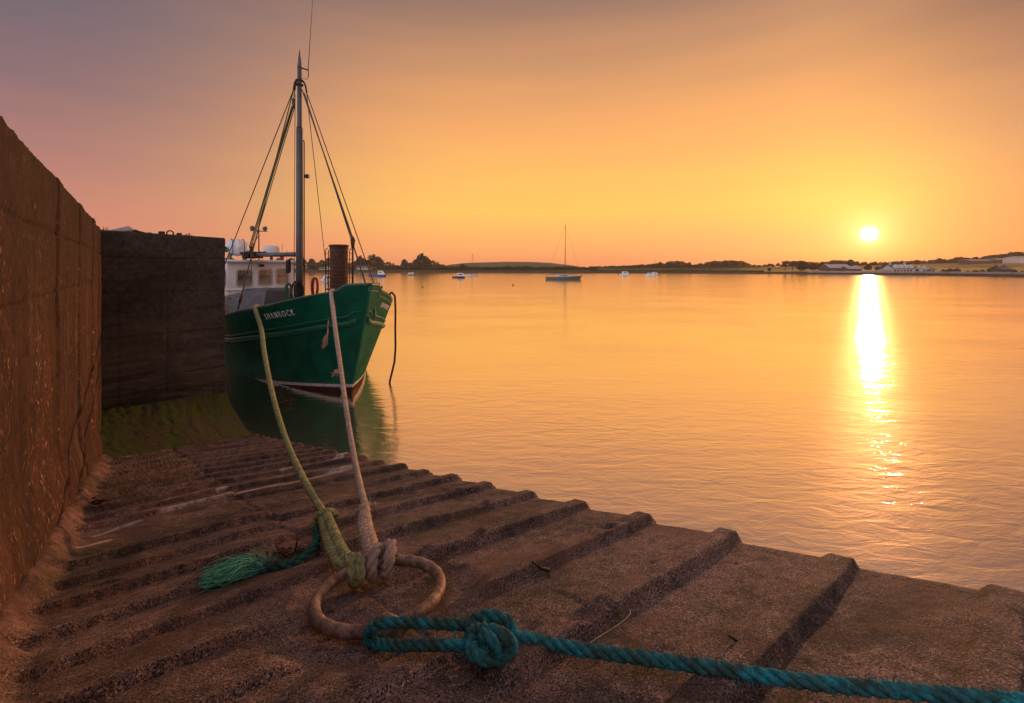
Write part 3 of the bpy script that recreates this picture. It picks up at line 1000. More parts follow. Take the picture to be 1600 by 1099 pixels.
M_WFRAME = simple('aluminium_frame', (0.52, 0.53, 0.55), 0.35, 0.1, 6.0, metal=0.5)
for q in fw_holes: window((WX, WY + hw, ZB0), (0, -1, 0), (0, 0, 1), (-1, 0, 0), q)
for q in sd_holes: window((WX, WY + hw, ZB0), (1, 0, 0), (0, 0, 1), (0, 1, 0), q)
for q in sd_holes: window((WX, WY - hw, ZB0), (1, 0, 0), (0, 0, 1), (0, -1, 0), q)
mb = MB()
mb.box((WX + 1.9, WY, ZB0 + 0.5), (0.5, 1.3, 0.9), bev=0.03)
mb.box((WX + 0.35, WY, ZB0 + 1.02), (0.4, WW - 0.3, 0.06))
mb.lathe([(0.05, 0), (0.16, 0.02), (0.18, 0.12), (0.10, 0.22)], (WX + 0.35, WY - 0.1, ZB0 + 1.15), 12)
mb.build('console', M_BLACK, boat)
mb = MB()
mb.box((WX + 1.42, WY, ZR + 0.035), (3.5, WW + 0.26, 0.09), bev=0.03)
roof = mb.build('roof', M_WHITE, boat)
mb = MB()
mb.box((WX - 0.022, WY, ZB0 + 1.10), (0.045, WW + 0.05, 0.05), bev=0.012)
mb.box((WX + 1.6, WY + hw + 0.02, ZB0 + 1.10), (3.1, 0.045, 0.05), bev=0.012)
mb.build('moulding', M_WHITE, boat)
mb = MB()
mb.tube([(WX - 0.07, WY + 0.85, ZB0 + 0.98), (WX - 0.07, WY - 1.0, ZB0 + 0.98)], 0.018, 8)
for yy in (0.8, 0.0, -0.9): mb.tube([(WX - 0.07, WY + yy, ZB0 + 0.98), (WX + 0.01, WY + yy, ZB0 + 0.98)], 0.012, 6)
mb.build('handrail', M_BLACK, boat)
mb = MB()
mb.box((WX - 0.06, WY + 0.02, ZB0 + 2.02), (0.12, 0.16, 0.09), bev=0.01)
mb.build('wiper_housing', M_BLACK, boat)
mb = MB()
mb.box((WX - 0.04, WY - 0.70, ZR + 0.16), (0.10, 0.14, 0.16), bev=0.02)
mb.build('port_lamp', M_RED, boat)

# life raft canister on its cradle, radar, lamp bracket on the wheelhouse roof
mb = MB()
Rm = Matrix.Rotation(PI / 2, 3, 'X')
prof = [(0.03, -0.43), (0.13, -0.415), (0.22, -0.365), (0.285, -0.27), (0.325, -0.15), (0.34, -0.02), (0.362, -0.015), (0.362, 0.015), (0.34, 0.02), (0.325, 0.15), (0.285, 0.27), (0.22, 0.365), (0.13, 0.415), (0.03, 0.43)]
mb.lathe(prof, (WX + 1.45, WY + 0.62, ZR + 0.60), 24, M=Rm)
raft = mb.build('life_raft', M_DOME, boat)
mb = MB()
for dy in (-0.2, 0.2):
    mb.tube([Vector((WX + 1.45, WY + 0.62 + dy, ZR + 0.60)) + Vector((math.cos(a) * 0.35, 0, math.sin(a) * 0.35)) for a in np.linspace(0, 2 * PI, 24, endpoint=False)], 0.012, 6, closed=True)
mb.build('strap', M_BLACK, raft)
mb = MB()
for dy in (-0.26, 0.26):
    mb.box((WX + 1.45, WY + 0.62 + dy, ZR + 0.20), (0.55, 0.07, 0.28), bev=0.01)
mb.build('cradle', M_GREEN, raft)
mb = MB()
mb.lathe([(0.06, 0.05), (0.05, 0.34), (0.10, 0.37)], (WX + 0.85, WY - 0.50, ZR), 12)
pd = mb.build('radar_pedestal', M_GREY, boat)
mb = MB()
mb.lathe([(0.16, 0.34), (0.27, 0.38), (0.30, 0.44), (0.295, 0.60), (0.26, 0.66), (0.05, 0.69)], (WX + 0.85, WY - 0.50, ZR), 28)
mb.build('radar_dome', M_DOME, boat)
mb = MB()
c = Vector((WX + 0.3, WY + 0.05, ZR))
mb.tube([c, c + Vector((0, 0, 1.32))], 0.022, 8)
mb.tube([c + Vector((0.9, 0.45, 0)), c + Vector((0, 0, 1.05))], 0.014, 6)
mb.tube([c + Vector((0, 0.30, 1.22)), c + Vector((0, -0.30, 1.22))], 0.018, 8)
lb = mb.build('lamp_bracket', M_WIRE, boat)
for yy in (0.22, -0.22):
    mb = MB()
    mb.lathe([(0.03, -0.05), (0.085, -0.02), (0.09, 0.03), (0.02, 0.05)], c + Vector((0, yy, 1.33)), 12, M=Matrix.Rotation(PI / 2, 3, 'Y'))
    mb.build('deck_lamp', M_GREY, lb)
mb = MB()
for dx, dy, hh in ((0.6, -0.85, 0.75), (0.5, -1.0, 0.5)):
    mb.tube([(WX + dx, WY + dy, ZR), (WX + dx, WY + dy, ZR + hh)], 0.008, 5)
mb.build('aerial', M_WIRE, boat)

# mast, boom, rigging
MX = 4.55
mb = MB()
mb.tube([(MX, 0, 1.0), (MX, 0, 4.0), (MX, 0, 7.35)], [0.110, 0.106, 0.094], 16)
mb.tube([(MX, 0, 7.35), (MX, 0, 7.45), (MX, 0, 9.25)], [0.094, 0.072, 0.064], 16)
mast = mb.build('mast', M_MAST, boat)
mb = MB()
mb.tube([(MX, 0, 9.25), (MX, 0, 9.35), (MX, 0, 9.82)], [0.068, 0.062, 0.008], 12)
mb.build('mast_spike', M_MAST, mast)
mb = MB()
mb.tube([(MX - 0.05, -0.125, 1.2), (MX - 0.05, -0.125, 6.9), (MX - 0.05, -0.11, 7.0)], 0.020, 6)
mb.tube([(MX + 0.03, 0.16, 1.2), (MX + 0.03, 0.12, 8.4)], 0.010, 5)
mb.build('conduit', M_WIRE, mast)
mb = MB()
mb.box((MX - 0.05, -0.20, 5.87), (0.12, 0.10, 0.12), bev=0.02)
mb.tube([(MX - 0.05, -0.24, 5.80), (MX - 0.05, -0.30, 5.87), (MX - 0.05, -0.24, 5.94)], 0.008, 5)
mb.build('mast_lamp', M_WIRE, mast)
mb = MB()
mb.tube([(MX, 0, 9.28), (MX - 0.08, -0.24, 9.22)], 0.022, 6)
mb.tube([(MX - 0.08, -0.24, 9.0), (MX - 0.08, -0.24, 9.3), (MX - 0.14, -0.36, 11.6)], [0.016, 0.013, 0.006], 6)
mb.tube([(MX - 0.08, -0.24, 9.02), (MX - 0.05, -0.2, 8.93), (MX, -0.08, 8.96)], 0.008, 5)
mb.build('whip_aerial', M_WIRE, mast)
mb = MB()
for zz in (8.72, 8.86):
    mb.tube([Vector((MX, 0, zz)) + Vector((math.cos(a), math.sin(a), 0)) * 0.10 for a in np.linspace(0, 2 * PI, 14, endpoint=False)], 0.022, 6, closed=True)
for yy in (0.16, -0.16, 0.13):
    mb.tube([(MX - 0.05, yy * 0.6, 8.85), (MX - 0.06, yy, 8.72), (MX - 0.08, yy * 1.2, 8.5)], 0.028, 6)
mb.build('mast_band', M_RUST, mast)
mb = MB()
mb.tube([(MX + 0.12, 0.02, 3.40), (WX + 0.3, 0.75, 3.47)], 0.075, 12)
mb.build('boom', M_MAST, boat)
mb = MB()
bm_ = []
for k_ in range(26):
    a0, a1 = random.uniform(0, 6.28), random.uniform(0, 6.28)
    cx, cy = WX - 0.4 + random.uniform(-0.55, 0.55), 0.62 + random.uniform(-0.2, 0.2)
    mb.tube([(cx + 0.18 * math.cos(a0 + q) * (1 + 0.3 * math.sin(3 * q)), cy + 0.17 * math.sin(a0 + q), 3.46 + 0.10 * math.sin(a1 + q * 1.3)) for q in np.linspace(0, 5.0, 12)], 0.035, 5)
mb.build('net_bundle', M_NET, boat)


def wire(mb, a, b, r, sag=0.0, n=10):
    a, b = Vector(a), Vector(b)
    pts = [a.lerp(b, k_ / (n - 1)) - Vector((0, 0, sag * 4 * (k_ / (n - 1)) * (1 - k_ / (n - 1)))) for k_ in range(n)]
    mb.tube(pts, r, 5)


rig = []
top_s, top_p = Vector((MX - 0.08, 0.19, 8.5)), Vector((MX - 0.08, -0.19, 8.5))
sh = hull_pt(2.55, 1.0, 1, -0.05)
for a, b, r in ((top_s, sh, 0.017), (top_s, (8.4, hull_pt(8.4, 1, 1).y - 0.1, 1.6), 0.016), (top_p, (3.0, -hull_pt(3.0, 1, 1).y + 0.05, 1.78), 0.015), (top_p, (8.0, -2.0, 1.6), 0.012),
                (Vector((MX - 0.1, -0.05, 8.55)), hull_pt(-0.80, 1.0, 1, -0.08) + Vector((0, 0, 1.02)), 0.018), (Vector((MX - 0.1, -0.12, 8.45)), hull_pt(-1.06, 1.0, 1, -0.05), 0.016)):
    mb = MB(); wire(mb, a, b, r); mb.build('stay', M_WIRE, boat)
fs1 = hull_pt(-0.80, 1.0, 1, -0.08)
fs0 = fs1 + Vector((0, 0, 1.02))
fsd = (Vector((MX - 0.1, -0.05, 8.55)) - fs0).normalized()
mb = MB()
mb.tube([fs0 + fsd * 0.06, fs0 - Vector((0, 0, 0.03)), fs0 - Vector((0, 0, 0.22))], [0.03, 0.055, 0.03], 8)
mb.tube([fs0 - Vector((0, 0, 0.2)), fs1 + Vector((0, 0, 0.5)), fs1], 0.020, 6)
mb.build('turnbuckle', M_RUST, boat)
mb = MB()
mb.tube([sh + (top_s - sh) * 0.035, sh + (top_s - sh) * 0.06], 0.035, 8)
mb.tube([sh, sh + (top_s - sh) * 0.1], 0.02, 6)
mb.build('turnbuckle', M_RUST, boat)
blk = Vector((MX + 0.05, 0.16, 8.12))
be = Vector((WX - 0.35, 0.66, 3.72))
mb = MB()
mb.box(blk, (0.10, 0.09, 0.30), bev=0.03)
mb.tube([blk + Vector((0, 0, 0.14)), (MX - 0.03, 0.12, 8.75)], 0.016, 5)
mb.build('pulley_block', M_GROPE, boat)
for k_, (dy, dx) in enumerate(((-0.03, 0), (0.03, 0.02), (0.0, 0.05), (0.06, -0.03))):
    mb = MB(); wire(mb, blk + Vector((dx, dy, -0.12)), be + Vector((dx * 1.5, dy * 1.5, 0.0)), 0.015); mb.build('tackle_rope', M_GROPE, boat)
mb = MB()
mb.box(be - Vector((0, 0, 0.05)), (0.13, 0.11, 0.24), bev=0.03)
mb.tube([be - Vector((0, 0, 0.15)), (WX - 0.9, 0.75, 2.45)], 0.012, 5)
mb.build('pulley_block', M_RUST, boat)

# deck gear in front of the wheelhouse
mb = MB()
c = Vector((6.1, 0.62, 1.72))
mb.box(c, (0.5, 1.42, 1.18), bev=0.10)
mb.build('winch_housing', M_GREY, boat)
mb = MB()
pa = [(4.55, 1.95, 2.18), (4.40, 0.95, 2.40), (3.55, 1.25, 1.62), (3.5, 2.02, 1.62)]
pa = [Vector(p) for p in pa]
nn = (pa[1] - pa[0]).cross(pa[3] - pa[0]).normalized() * 0.03
mb.add(pa + [p + nn for p in pa], [(0, 1, 2, 3), (7, 6, 5, 4), (0, 4, 5, 1), (1, 5, 6, 2), (2, 6, 7, 3), (3, 7, 4, 0)])
pl_o = mb.build('steel_plate', M_PLATE, boat)
mb = MB()
mb.box((5.2, 1.9, 1.7), (1.7, 0.05, 0.86), bev=0.01)
mb.build('side_plate', M_PLATE, boat)
mb = MB()
mb.box((4.2, 0.35, 1.42), (1.5, 1.9, 0.62), bev=0.06)
mb.build('hatch_cover', M_DECK, boat)
mb = MB()
for (x, y) in ((2.9, -0.60), (2.5, -1.05), (2.2, -1.35)):
    mb.tube([(x, y, 1.2), (x, y, 2.34)], 0.022, 6)
mb.tube([(3.2, -0.4, 2.34), (2.9, -0.60, 2.34), (2.5, -1.05, 2.34), (2.2, -1.35, 2.32)], 0.024, 6)
mb.build('rail', M_WIRE, boat)


def hank(name, c, w_, h_, n, mat, r, seed):
    rr = random.Random(seed)
    mb = MB()
    for k_ in range(n):
        o1, o2 = rr.uniform(-0.5, 0.5), rr.uniform(-0.6, 0.6)
        hh = h_ * rr.uniform(0.75, 1.05)
        pts = []
        for a in np.linspace(0, 2 * PI, 20, endpoint=False):
            pts.append(Vector(c) + Vector((o2 * 0.12 + 0.03 * math.sin(2 * a), math.sin(a) * w_ * (0.7 + 0.3 * o1) + o1 * w_ * 0.4, -hh / 2 + math.cos(a) * hh / 2)))
        mb.tube(pts, r, 5, closed=True)
    return mb.build(name, mat, boat)


hank('red_rope_coil', (MX - 0.15, -0.42, 2.66), 0.11, 0.75, 12, M_RED, 0.020, 3)
hank('black_hose_coil', (MX - 0.22, 0.10, 2.56), 0.17, 0.75, 6, M_BLACK, 0.030, 4)
hank('green_rope_coil', (MX - 0.12, 0.34, 2.50), 0.11, 0.70, 9, M_GROPE, 0.016, 5)
mb = MB()
mb.box((MX + 0.1, 0.30, 3.02), (0.16, 0.14, 0.42), bev=0.05)
mb.build('fender', M_BLACK, boat)
for p_ in (((WX + 0.35, WY + hw + 0.22, 1.2), (WX + 0.35, WY + hw + 0.22, 3.1)), ((WX - 1.5, 2.1, 1.3), (WX - 1.5, 2.1, 3.05))):
    mb = MB()
    mb.tube(p_, 0.048, 8)
    mb.build('post', M_MAST, boat)

# black hose hanging from the port bow into the water (own thing: it hangs from the rail)
mb = MB()
a = boat.matrix_basis @ hull_pt(0.12, 1.0, -1, 0.02)
b = boat.matrix_basis @ hull_pt(0.30, 1.0, -1, 0.10)
pts = [a, a.lerp(b, 0.5) + Vector((0, 0, 0.06)), b + Vector((0.03, 0, -0.02))]
for z, ox in ((1.9, 0.045), (1.4, 0.04), (0.9, 0.045), (0.55, 0.02), (0.25, -0.05), (0.05, -0.10), (-0.2, -0.12)):
    pts.append(Vector((b.x + ox, b.y, z)))
pts2 = []
for i in range(len(pts) - 1):
    for q in (0, 0.5): pts2.append(pts[i].lerp(pts[i + 1], q))
pts2.append(pts[-1])
mb.tube(pts2, 0.026, 8)
tag(mb.build('hanging_hose', M_BLACK), 'thin black hose hanging from the green boat bow rail down to the water', 'hose')

# rusty ribbed pile with ladders, behind the bow
pc = at_depth(529.5, 420, 21.0)
pile = empty('steel_pile', (pc.x, pc.y, 0))
tag(pile, 'rust brown ribbed steel pile with ladders on both sides, standing behind the green bow', 'pile')
mb = MB()
prof = [(0.38, -1.0)]
z = -0.6
while z < 3.95:
    prof += [(0.385, z), (0.405, z + 0.05), (0.405, z + 0.09), (0.385, z + 0.14)]
    z += 0.17
prof += [(0.39, 3.92), (0.44, 3.96), (0.44, 4.04), (0.38, 4.05)]
mb.lathe(prof, n=28)
mb.build('tube', M_RUST, pile)
for sx in (-1, 1):
    mb = MB()
    for dy in (-0.18, 0.18):
        mb.tube([(sx * 0.55, dy, 0.1), (sx * 0.55, dy, 3.8), (sx * 0.44, dy, 3.9)], 0.022, 6)
    for z in np.arange(0.3, 3.8, 0.28):
        mb.tube([(sx * 0.55, -0.18, z), (sx * 0.55, 0.18, z)], 0.013, 5)
        mb.tube([(sx * 0.40, 0, z), (sx * 0.55, 0, z)], 0.010, 4) if int(z * 10) % 3 == 0 else None
    mb.build('ladder', M_RUST, pile)
# ---------------------------------------------------------------- mooring ring and ropes
t = NT('ring_iron')
pos = t.coords()
a_ = t.noise(pos, 26.0, 6.0, 0.65)
c = t.ramp(a_, [(0.32, (0.11, 0.068, 0.050)), (0.55, (0.33, 0.215, 0.16)), (0.72, (0.56, 0.40, 0.31))])
c = t.mix(t.ramp(t.noise(pos, 9.0, 5.0, 0.7), [(0.48, 0.0), (0.62, 0.75)]), c, (0.15, 0.062, 0.032))
t.bsdf(Base_Color=c, Roughness=0.58, Metallic=0.25, Normal=t.bump(t.math('ADD', a_, t.noise(pos, 120.0, 2.0)), 0.7, 0.004))
M_IRON = t.mat

RC = Vector((-0.450, 1.545, H - 1.1126 + 0.016))
RR, RB = 0.2040, 0.0192
RX = Vector((1, 0, 0.05)).normalized()
RY = Vector((0, 1, -0.12)).normalized()


def ring_pt(deg, r=RR):
    a = math.radians(deg)
    return RC + RX * r * math.cos(a) + RY * r * math.sin(a)


ring = empty('mooring_ring', RC)
tag(ring, 'big rusty iron mooring ring lying on the ribbed slipway with three ropes tied to it', 'mooring ring')
mb = MB()
n_ = 96
mb.tube([ring_pt(360 * k_ / n_) - RC + Vector((0, 0, 0.0015 * math.sin(k_ * 1.7))) for k_ in range(n_)], [RB * (1 + 0.025 * math.sin(k_ * 0.9) * math.sin(k_ * 0.23)) for k_ in range(n_)], 20, closed=True)
mb.build('ring', M_IRON, ring)
mb = MB()
p = ring_pt(-68) - RC
mb.tube([p + Vector((0.034, 0.0, -0.12)), p + Vector((0.034, 0.0, 0.0)), p + Vector((0.022, 0, 0.026)), p + Vector((0, 0, 0.034)), p + Vector((-0.022, 0, 0.026)), p + Vector((-0.034, 0, 0.0)), p + Vector((-0.034, 0, -0.12))], 0.011, 10)
mb.build('staple', M_IRON, ring)


def rope_mat(name, lo, hi, grime, amt=0.5, scale=60.0, strip=None):
    t = NT(name)
    pos = t.n('NewGeometry').outputs['Position']
    a_ = t.noise(pos, scale, 5.0, 0.7)
    c = t.ramp(a_, [(0.30, lo), (0.68, hi)])
    g_ = t.ramp(t.noise(pos, scale * 0.22, 6.0, 0.7), [(0.38, 0.0), (0.58, amt)])
    c = t.mix(g_, c, grime)
    t.bsdf(Base_Color=c, Roughness=0.9, Normal=t.bump(t.noise(pos, scale * 5, 3.0, 0.7), 0.8, 0.003), Specular_IOR_Level=0.2)
    return t.mat


M_TEAL = rope_mat('teal_rope', (0.006, 0.10, 0.13), (0.05, 0.43, 0.50), (0.055, 0.062, 0.022), 0.8)
M_OLIVE = rope_mat('olive_rope', (0.24, 0.25, 0.09), (0.64, 0.61, 0.30), (0.10, 0.12, 0.04), 0.5)
M_TAN = rope_mat('tan_rope', (0.38, 0.26, 0.19), (0.86, 0.65, 0.50), (0.22, 0.16, 0.125), 0.5)
M_TAIL = rope_mat('dull_teal_rope', (0.015, 0.085, 0.070), (0.06, 0.25, 0.19), (0.028, 0.040, 0.018), 0.7)
M_FRAY = rope_mat('frayed_green_fibre', (0.05, 0.40, 0.26), (0.30, 0.85, 0.58), (0.05, 0.12, 0.05), 0.45, 40.0)


def spline(pts, step):
    """Catmull-Rom through pts, resampled at even steps"""
    P_ = [Vector(p) for p in pts]
    P_ = [P_[0] * 2 - P_[1]] + P_ + [P_[-1] * 2 - P_[-2]]
    out = []
    for i in range(1, len(P_) - 2):
        p0, p1, p2, p3 = P_[i - 1], P_[i], P_[i + 1], P_[i + 2]
        m = max(3, int((p2 - p1).length / step * 2))
        for k_ in range(m):
            u_ = k_ / m
            out.append(0.5 * ((2 * p1) + (p2 - p0) * u_ + (2 * p0 - 5 * p1 + 4 * p2 - p3) * u_ ** 2 + (3 * p1 - p0 - 3 * p2 + p3) * u_ ** 3))
    out.append(P_[-2])
    A = np.array([tuple(v) for v in out])
    L = np.concatenate([[0], np.cumsum(np.linalg.norm(np.diff(A, axis=0), axis=1))])
    n = max(4, int(L[-1] / step))
    q = np.linspace(0, L[-1], n)
    return np.stack([np.interp(q, L, A[:, k_]) for k_ in range(3)], 1), q


def frames(A):
    T = np.gradient(A, axis=0)
    T /= np.linalg.norm(T, axis=1)[:, None] + 1e-12
    U = np.zeros_like(A)
    u_ = np.array(Vector(T[0]).orthogonal().normalized())
    for i in range(len(A)):
        u_ = u_ - T[i] * u_.dot(T[i])
        u_ /= np.linalg.norm(u_) + 1e-12
        U[i] = u_
    return T, U, np.cross(T, U)


def rad_arr(r, L):
    return np.interp(L / L[-1], np.linspace(0, 1, len(r)), r) if hasattr(r, '__len__') else np.full(len(L), r)


def fuzz(mb, A, U, Wv, R, n, ln, seed, mat=0, thick=0.0010):
    g = np.random.default_rng(seed)
    for _ in range(n):
        i = int(g.integers(0, len(A)))
        a = g.uniform(0, 2 * PI)
        d = U[i] * math.cos(a) + Wv[i] * math.sin(a)
        p = A[i] + d * R[i] * 0.95
        tang = g.normal(size=3)
        tang /= np.linalg.norm(tang)
        l_ = ln * g.uniform(0.4, 1.5)
        q1 = p + (d * 0.6 + tang * 0.6) * l_ * 0.5
        q2 = p + (d * 0.8 + tang * 1.2) * l_
        w_ = np.cross(d, tang)
        w_ = w_ / (np.linalg.norm(w_) + 1e-9) * thick
        mb.add([p - w_, p + w_, q1 + w_ * 0.8, q1 - w_ * 0.8, q2], [(0, 1, 2, 3), (3, 2, 4)], mat)


def laid_rope(mb, pts, r, pitch=6.0, step=0.006, n=9, fz=0, seed=1, jitter=0.05, strands=3, fl=0.012):
    """rope of twisted strands; pitch in rope diameters per turn"""
    A, L = spline(pts, step)
    T, U, Wv = frames(A)
    R = rad_arr(r, L)
    ph = np.concatenate([[0], np.cumsum(np.diff(L) / (R[:-1] * 2 * pitch) * 2 * PI)])
    for s_ in range(strands):
        a = ph + 2 * PI * s_ / strands
        off = R * 0.50
        cpos = A + (U * np.cos(a)[:, None] + Wv * np.sin(a)[:, None]) * off[:, None]
        rs = R * 0.54 * (1 + jitter * np.sin(L * 90 + s_ * 2.1) * np.sin(L * 37 + s_))
        vs, fs = [], []
        T2, U2, W2 = frames(cpos)
        an = np.linspace(0, 2 * PI, n, endpoint=False)
        ring_ = cpos[:, None, :] + (U2[:, None, :] * np.cos(an)[None, :, None] + W2[:, None, :] * np.sin(an)[None, :, None]) * rs[:, None, None]
        m = len(A)
        i = np.arange(m - 1)[:, None] * n + np.arange(n)[None, :]
        j = np.arange(m - 1)[:, None] * n + (np.arange(n)[None, :] + 1) % n
        q = np.stack([i, j, j + n, i + n], -1).reshape(-1, 4)
        mb.add(ring_.reshape(-1, 3).tolist(), q.tolist() + [list(range(n))[::-1], [(m - 1) * n + k_ for k_ in range(n)]], 0, True)
    if fz: fuzz(mb, A, U, Wv, R * 1.02, fz, fl, seed)
    return A


def plait_rope(mb, pts, r, step=0.006, n=22, turn=5.0, cells=4, depth=0.16, fz=0, seed=1, fl=0.010, rough=0.06):
    """plaited rope: round section with crossing raised strands"""
    A, L = spline(pts, step)
    T, U, Wv = frames(A)
    R = rad_arr(r, L)
    ph = np.concatenate([[0], np.cumsum(np.diff(L) / (R[:-1] * turn) * 2 * PI / 2)])
    an = np.linspace(0, 2 * PI, n, endpoint=False)
    a1 = np.abs(np.sin(an[None, :] * cells / 2 + ph[:, None]))
    a2 = np.abs(np.sin(an[None, :] * cells / 2 - ph[:, None] + 0.7))
    g = np.random.default_rng(seed)
    rr = R[:, None] * (1 - depth + depth * 1.6 * np.maximum(a1, a2) ** 1.5 * 0.8 + rough * (vnoise(L[:, None] * 160, an[None, :] * 2.5, seed=seed) - 0.5) * 2)
    P_ = A[:, None, :] + (U[:, None, :] * np.cos(an)[None, :, None] + Wv[:, None, :] * np.sin(an)[None, :, None]) * rr[:, :, None]
    m = len(A)
    i = np.arange(m - 1)[:, None] * n + np.arange(n)[None, :]
    j = np.arange(m - 1)[:, None] * n + (np.arange(n)[None, :] + 1) % n
    q = np.stack([i, j, j + n, i + n], -1).reshape(-1, 4)
    mb.add(P_.reshape(-1, 3).tolist(), q.tolist() + [list(range(n))[::-1], [(m - 1) * n + k_ for k_ in range(n)]], 0, True)
    if fz: fuzz(mb, A, U, Wv, R, fz, fl, seed)
    return A


def mooring_line(a, b, px_pts):
    """points of a hanging line between two places, its plan a straight line, heights read off the sag"""
    out = []
    for (px, py) in px_pts:
        k_ = (px - CX) / F
        dx, dy = b.x - a.x, b.y - a.y
        q = (k_ * a.y - a.x) / (dx - k_ * dy)
        y = a.y + dy * q
        out.append(Vector((a.x + dx * q, y, H - (py - HY) / F * y)))
    return [a] + out + [b]


BM = boat.matrix_basis


def quad_split(pts, n_far):
    return pts


# --- teal rope: bight round the ring, bowline, long lead off to the right
RT = 0.0160
teal = empty('teal_rope', on_slip(765, 1000))
tag(teal, 'thick teal twisted rope knotted to the near side of the ring, running off right', 'rope')


def rel(o, pts): return [Vector(p) - o.location for p in pts]


lead = [on_slip(745, 1000, 0.045), on_slip(785, 994, 0.055), on_slip(820, 998, 0.045), on_slip(880, 1010, 0.038), on_slip(960, 1022, 0.040), on_slip(1060, 1036, 0.050), on_slip(1160, 1051, 0.056), on_slip(1280, 1068, 0.052), on_slip(1420, 1081, 0.050), on_slip(1520, 1090, 0.056), on_slip(1640, 1101, 0.055), on_slip(1850, 1118, 0.05)]
mb = MB()
laid_rope(mb, rel(teal, lead), [RT * 1.0, RT, RT * 0.92, RT * 0.92, RT * 0.95], 3.1, 0.004, 10, 1300, 2)
mb.build('lead', M_TEAL, teal)
bight = [on_slip(752, 1008, 0.045), on_slip(718, 1009, 0.050), on_slip(670, 1008, 0.046), on_slip(625, 1009, 0.030), on_slip(594, 1007, 0.014), on_slip(578, 1001, 0.004), on_slip(576, 991, 0.012), on_slip(584, 980, 0.055), on_slip(604, 974, 0.072), on_slip(640, 973, 0.074), on_slip(690, 975, 0.068), on_slip(725, 977, 0.062), on_slip(750, 978, 0.062)]
mb = MB()
laid_rope(mb, rel(teal, bight), RT * 0.90, 3.1, 0.004, 10, 800, 3)
mb.build('bight', M_TEAL, teal)
knot = [on_slip(728, 980, 0.050), on_slip(744, 968, 0.072), on_slip(766, 962, 0.088), on_slip(789, 968, 0.080), on_slip(801, 984, 0.055), on_slip(795, 1000, 0.03),
        on_slip(770, 1003, 0.02), on_slip(748, 996, 0.045), on_slip(738, 1003, 0.075), on_slip(738, 1019, 0.068), on_slip(755, 1030, 0.055), on_slip(778, 1030, 0.052), on_slip(797, 1020, 0.058), on_slip(800, 1006, 0.075),
        on_slip(786, 993, 0.098), on_slip(764, 985, 0.105), on_slip(745, 984, 0.085), on_slip(735, 992, 0.05), on_slip(735, 1004, 0.02)]
mb = MB()
laid_rope(mb, rel(teal, knot), RT * 0.98, 3.3, 0.004, 10, 700, 4)
knot2 = [on_slip(752, 990, 0.11), on_slip(768, 1000, 0.105), on_slip(775, 1014, 0.080), on_slip(768, 1026, 0.05), on_slip(750, 1022, 0.04)]
laid_rope(mb, rel(teal, knot2), RT * 0.85, 3.3, 0.004, 10, 120, 5)
mb.build('knot', M_TEAL, teal)

# --- olive rope from the midships rail, knotted above the ring, with a frayed teal tail
oa = on_slip(508, 806, 0.11)
ob = BM @ (hull_pt(1.56, 1.0, 1, 0.0) + Vector((0, 0, 0.04)))
olive = empty('olive_mooring_rope', oa)
tag(olive, 'olive green fuzzy mooring rope with a frayed bright green tail beside the ring', 'rope')
pts = mooring_line(oa, ob, [(491, 778), (470, 740), (449, 693), (432, 640), (420, 590), (412, 545), (408, 514)])
mb = MB()
plait_rope(mb, rel(olive, pts + [BM @ (hull_pt(1.62, 1.0, 1, -0.30) - Vector((0, 0, 0.1)))]), [0.0175, 0.0215, 0.026, 0.031, 0.036, 0.040, 0.043], 0.010, 18, 1.7, 4, 0.36, 1100, 6, 0.012)
mb.build('standing_part', M_OLIVE, olive)
e1 = ring_pt(133)
up = Vector((0, 0, 1))
legs1 = [oa + Vector((0.004, 0, 0.012)), on_slip(523, 836, 0.105), on_slip(541, 870, 0.088), e1 + Vector((0.012, 0.012, 0.030)), e1 + Vector((0.03, -0.022, 0.012)), e1 + Vector((0.022, -0.026, -0.02)), e1 + Vector((-0.002, 0.0, -0.04)), e1 + Vector((-0.03, 0.03, -0.005)), on_slip(529, 880, 0.072), on_slip(514, 848, 0.085), oa + Vector((-0.012, -0.005, -0.004))]
mb = MB()
plait_rope(mb, rel(olive, legs1), 0.0205, 0.004, 24, 1.7, 4, 0.40, 900, 7, 0.009)
leg2 = [oa + Vector((0, 0, 0)), on_slip(519, 842, 0.075), on_slip(540, 882, 0.062), e1 + Vector((-0.012, 0.004, 0.026)), e1 + Vector((0.004, -0.03, 0.0)), e1 + Vector((0.006, -0.02, -0.032))]
plait_rope(mb, rel(olive, leg2), 0.0195, 0.004, 24, 1.7, 4, 0.40, 500, 8, 0.009)
mb.build('loop', M_OLIVE, olive)
kn = [oa + Vector((-0.035, 0.0, -0.03)), oa + Vector((-0.018, -0.03, 0.012)), oa + Vector((0.012, -0.028, 0.030)), oa + Vector((0.036, -0.005, 0.018)), oa + Vector((0.034, 0.022, -0.008)), oa + Vector((0.0, 0.03, -0.02)), oa + Vector((-0.035, 0.012, -0.012)), oa + Vector((-0.042, -0.016, -0.035)), oa + Vector((-0.03, -0.02, -0.065))]
mb = MB()
plait_rope(mb, rel(olive, kn), 0.0185, 0.003, 20, 1.7, 4, 0.40, 450, 9, 0.010)
kn2 = [oa + Vector((-0.022, 0.0, -0.012)), oa + Vector((-0.038, -0.022, -0.022)), oa + Vector((-0.028, -0.03, -0.052)), oa + Vector((0.0, -0.022, -0.062))]
plait_rope(mb, rel(olive, kn2), 0.0185, 0.003, 20, 1.7, 4, 0.40, 200, 10, 0.010)
mb.build('knot', M_OLIVE, olive)
tail = [oa + Vector((-0.03, -0.01, -0.045)), on_slip(493, 850, 0.055), on_slip(478, 868, 0.035), on_slip(458, 880, 0.024), on_slip(436, 886, 0.022), on_slip(414, 889, 0.022), on_slip(392, 893, 0.022)]
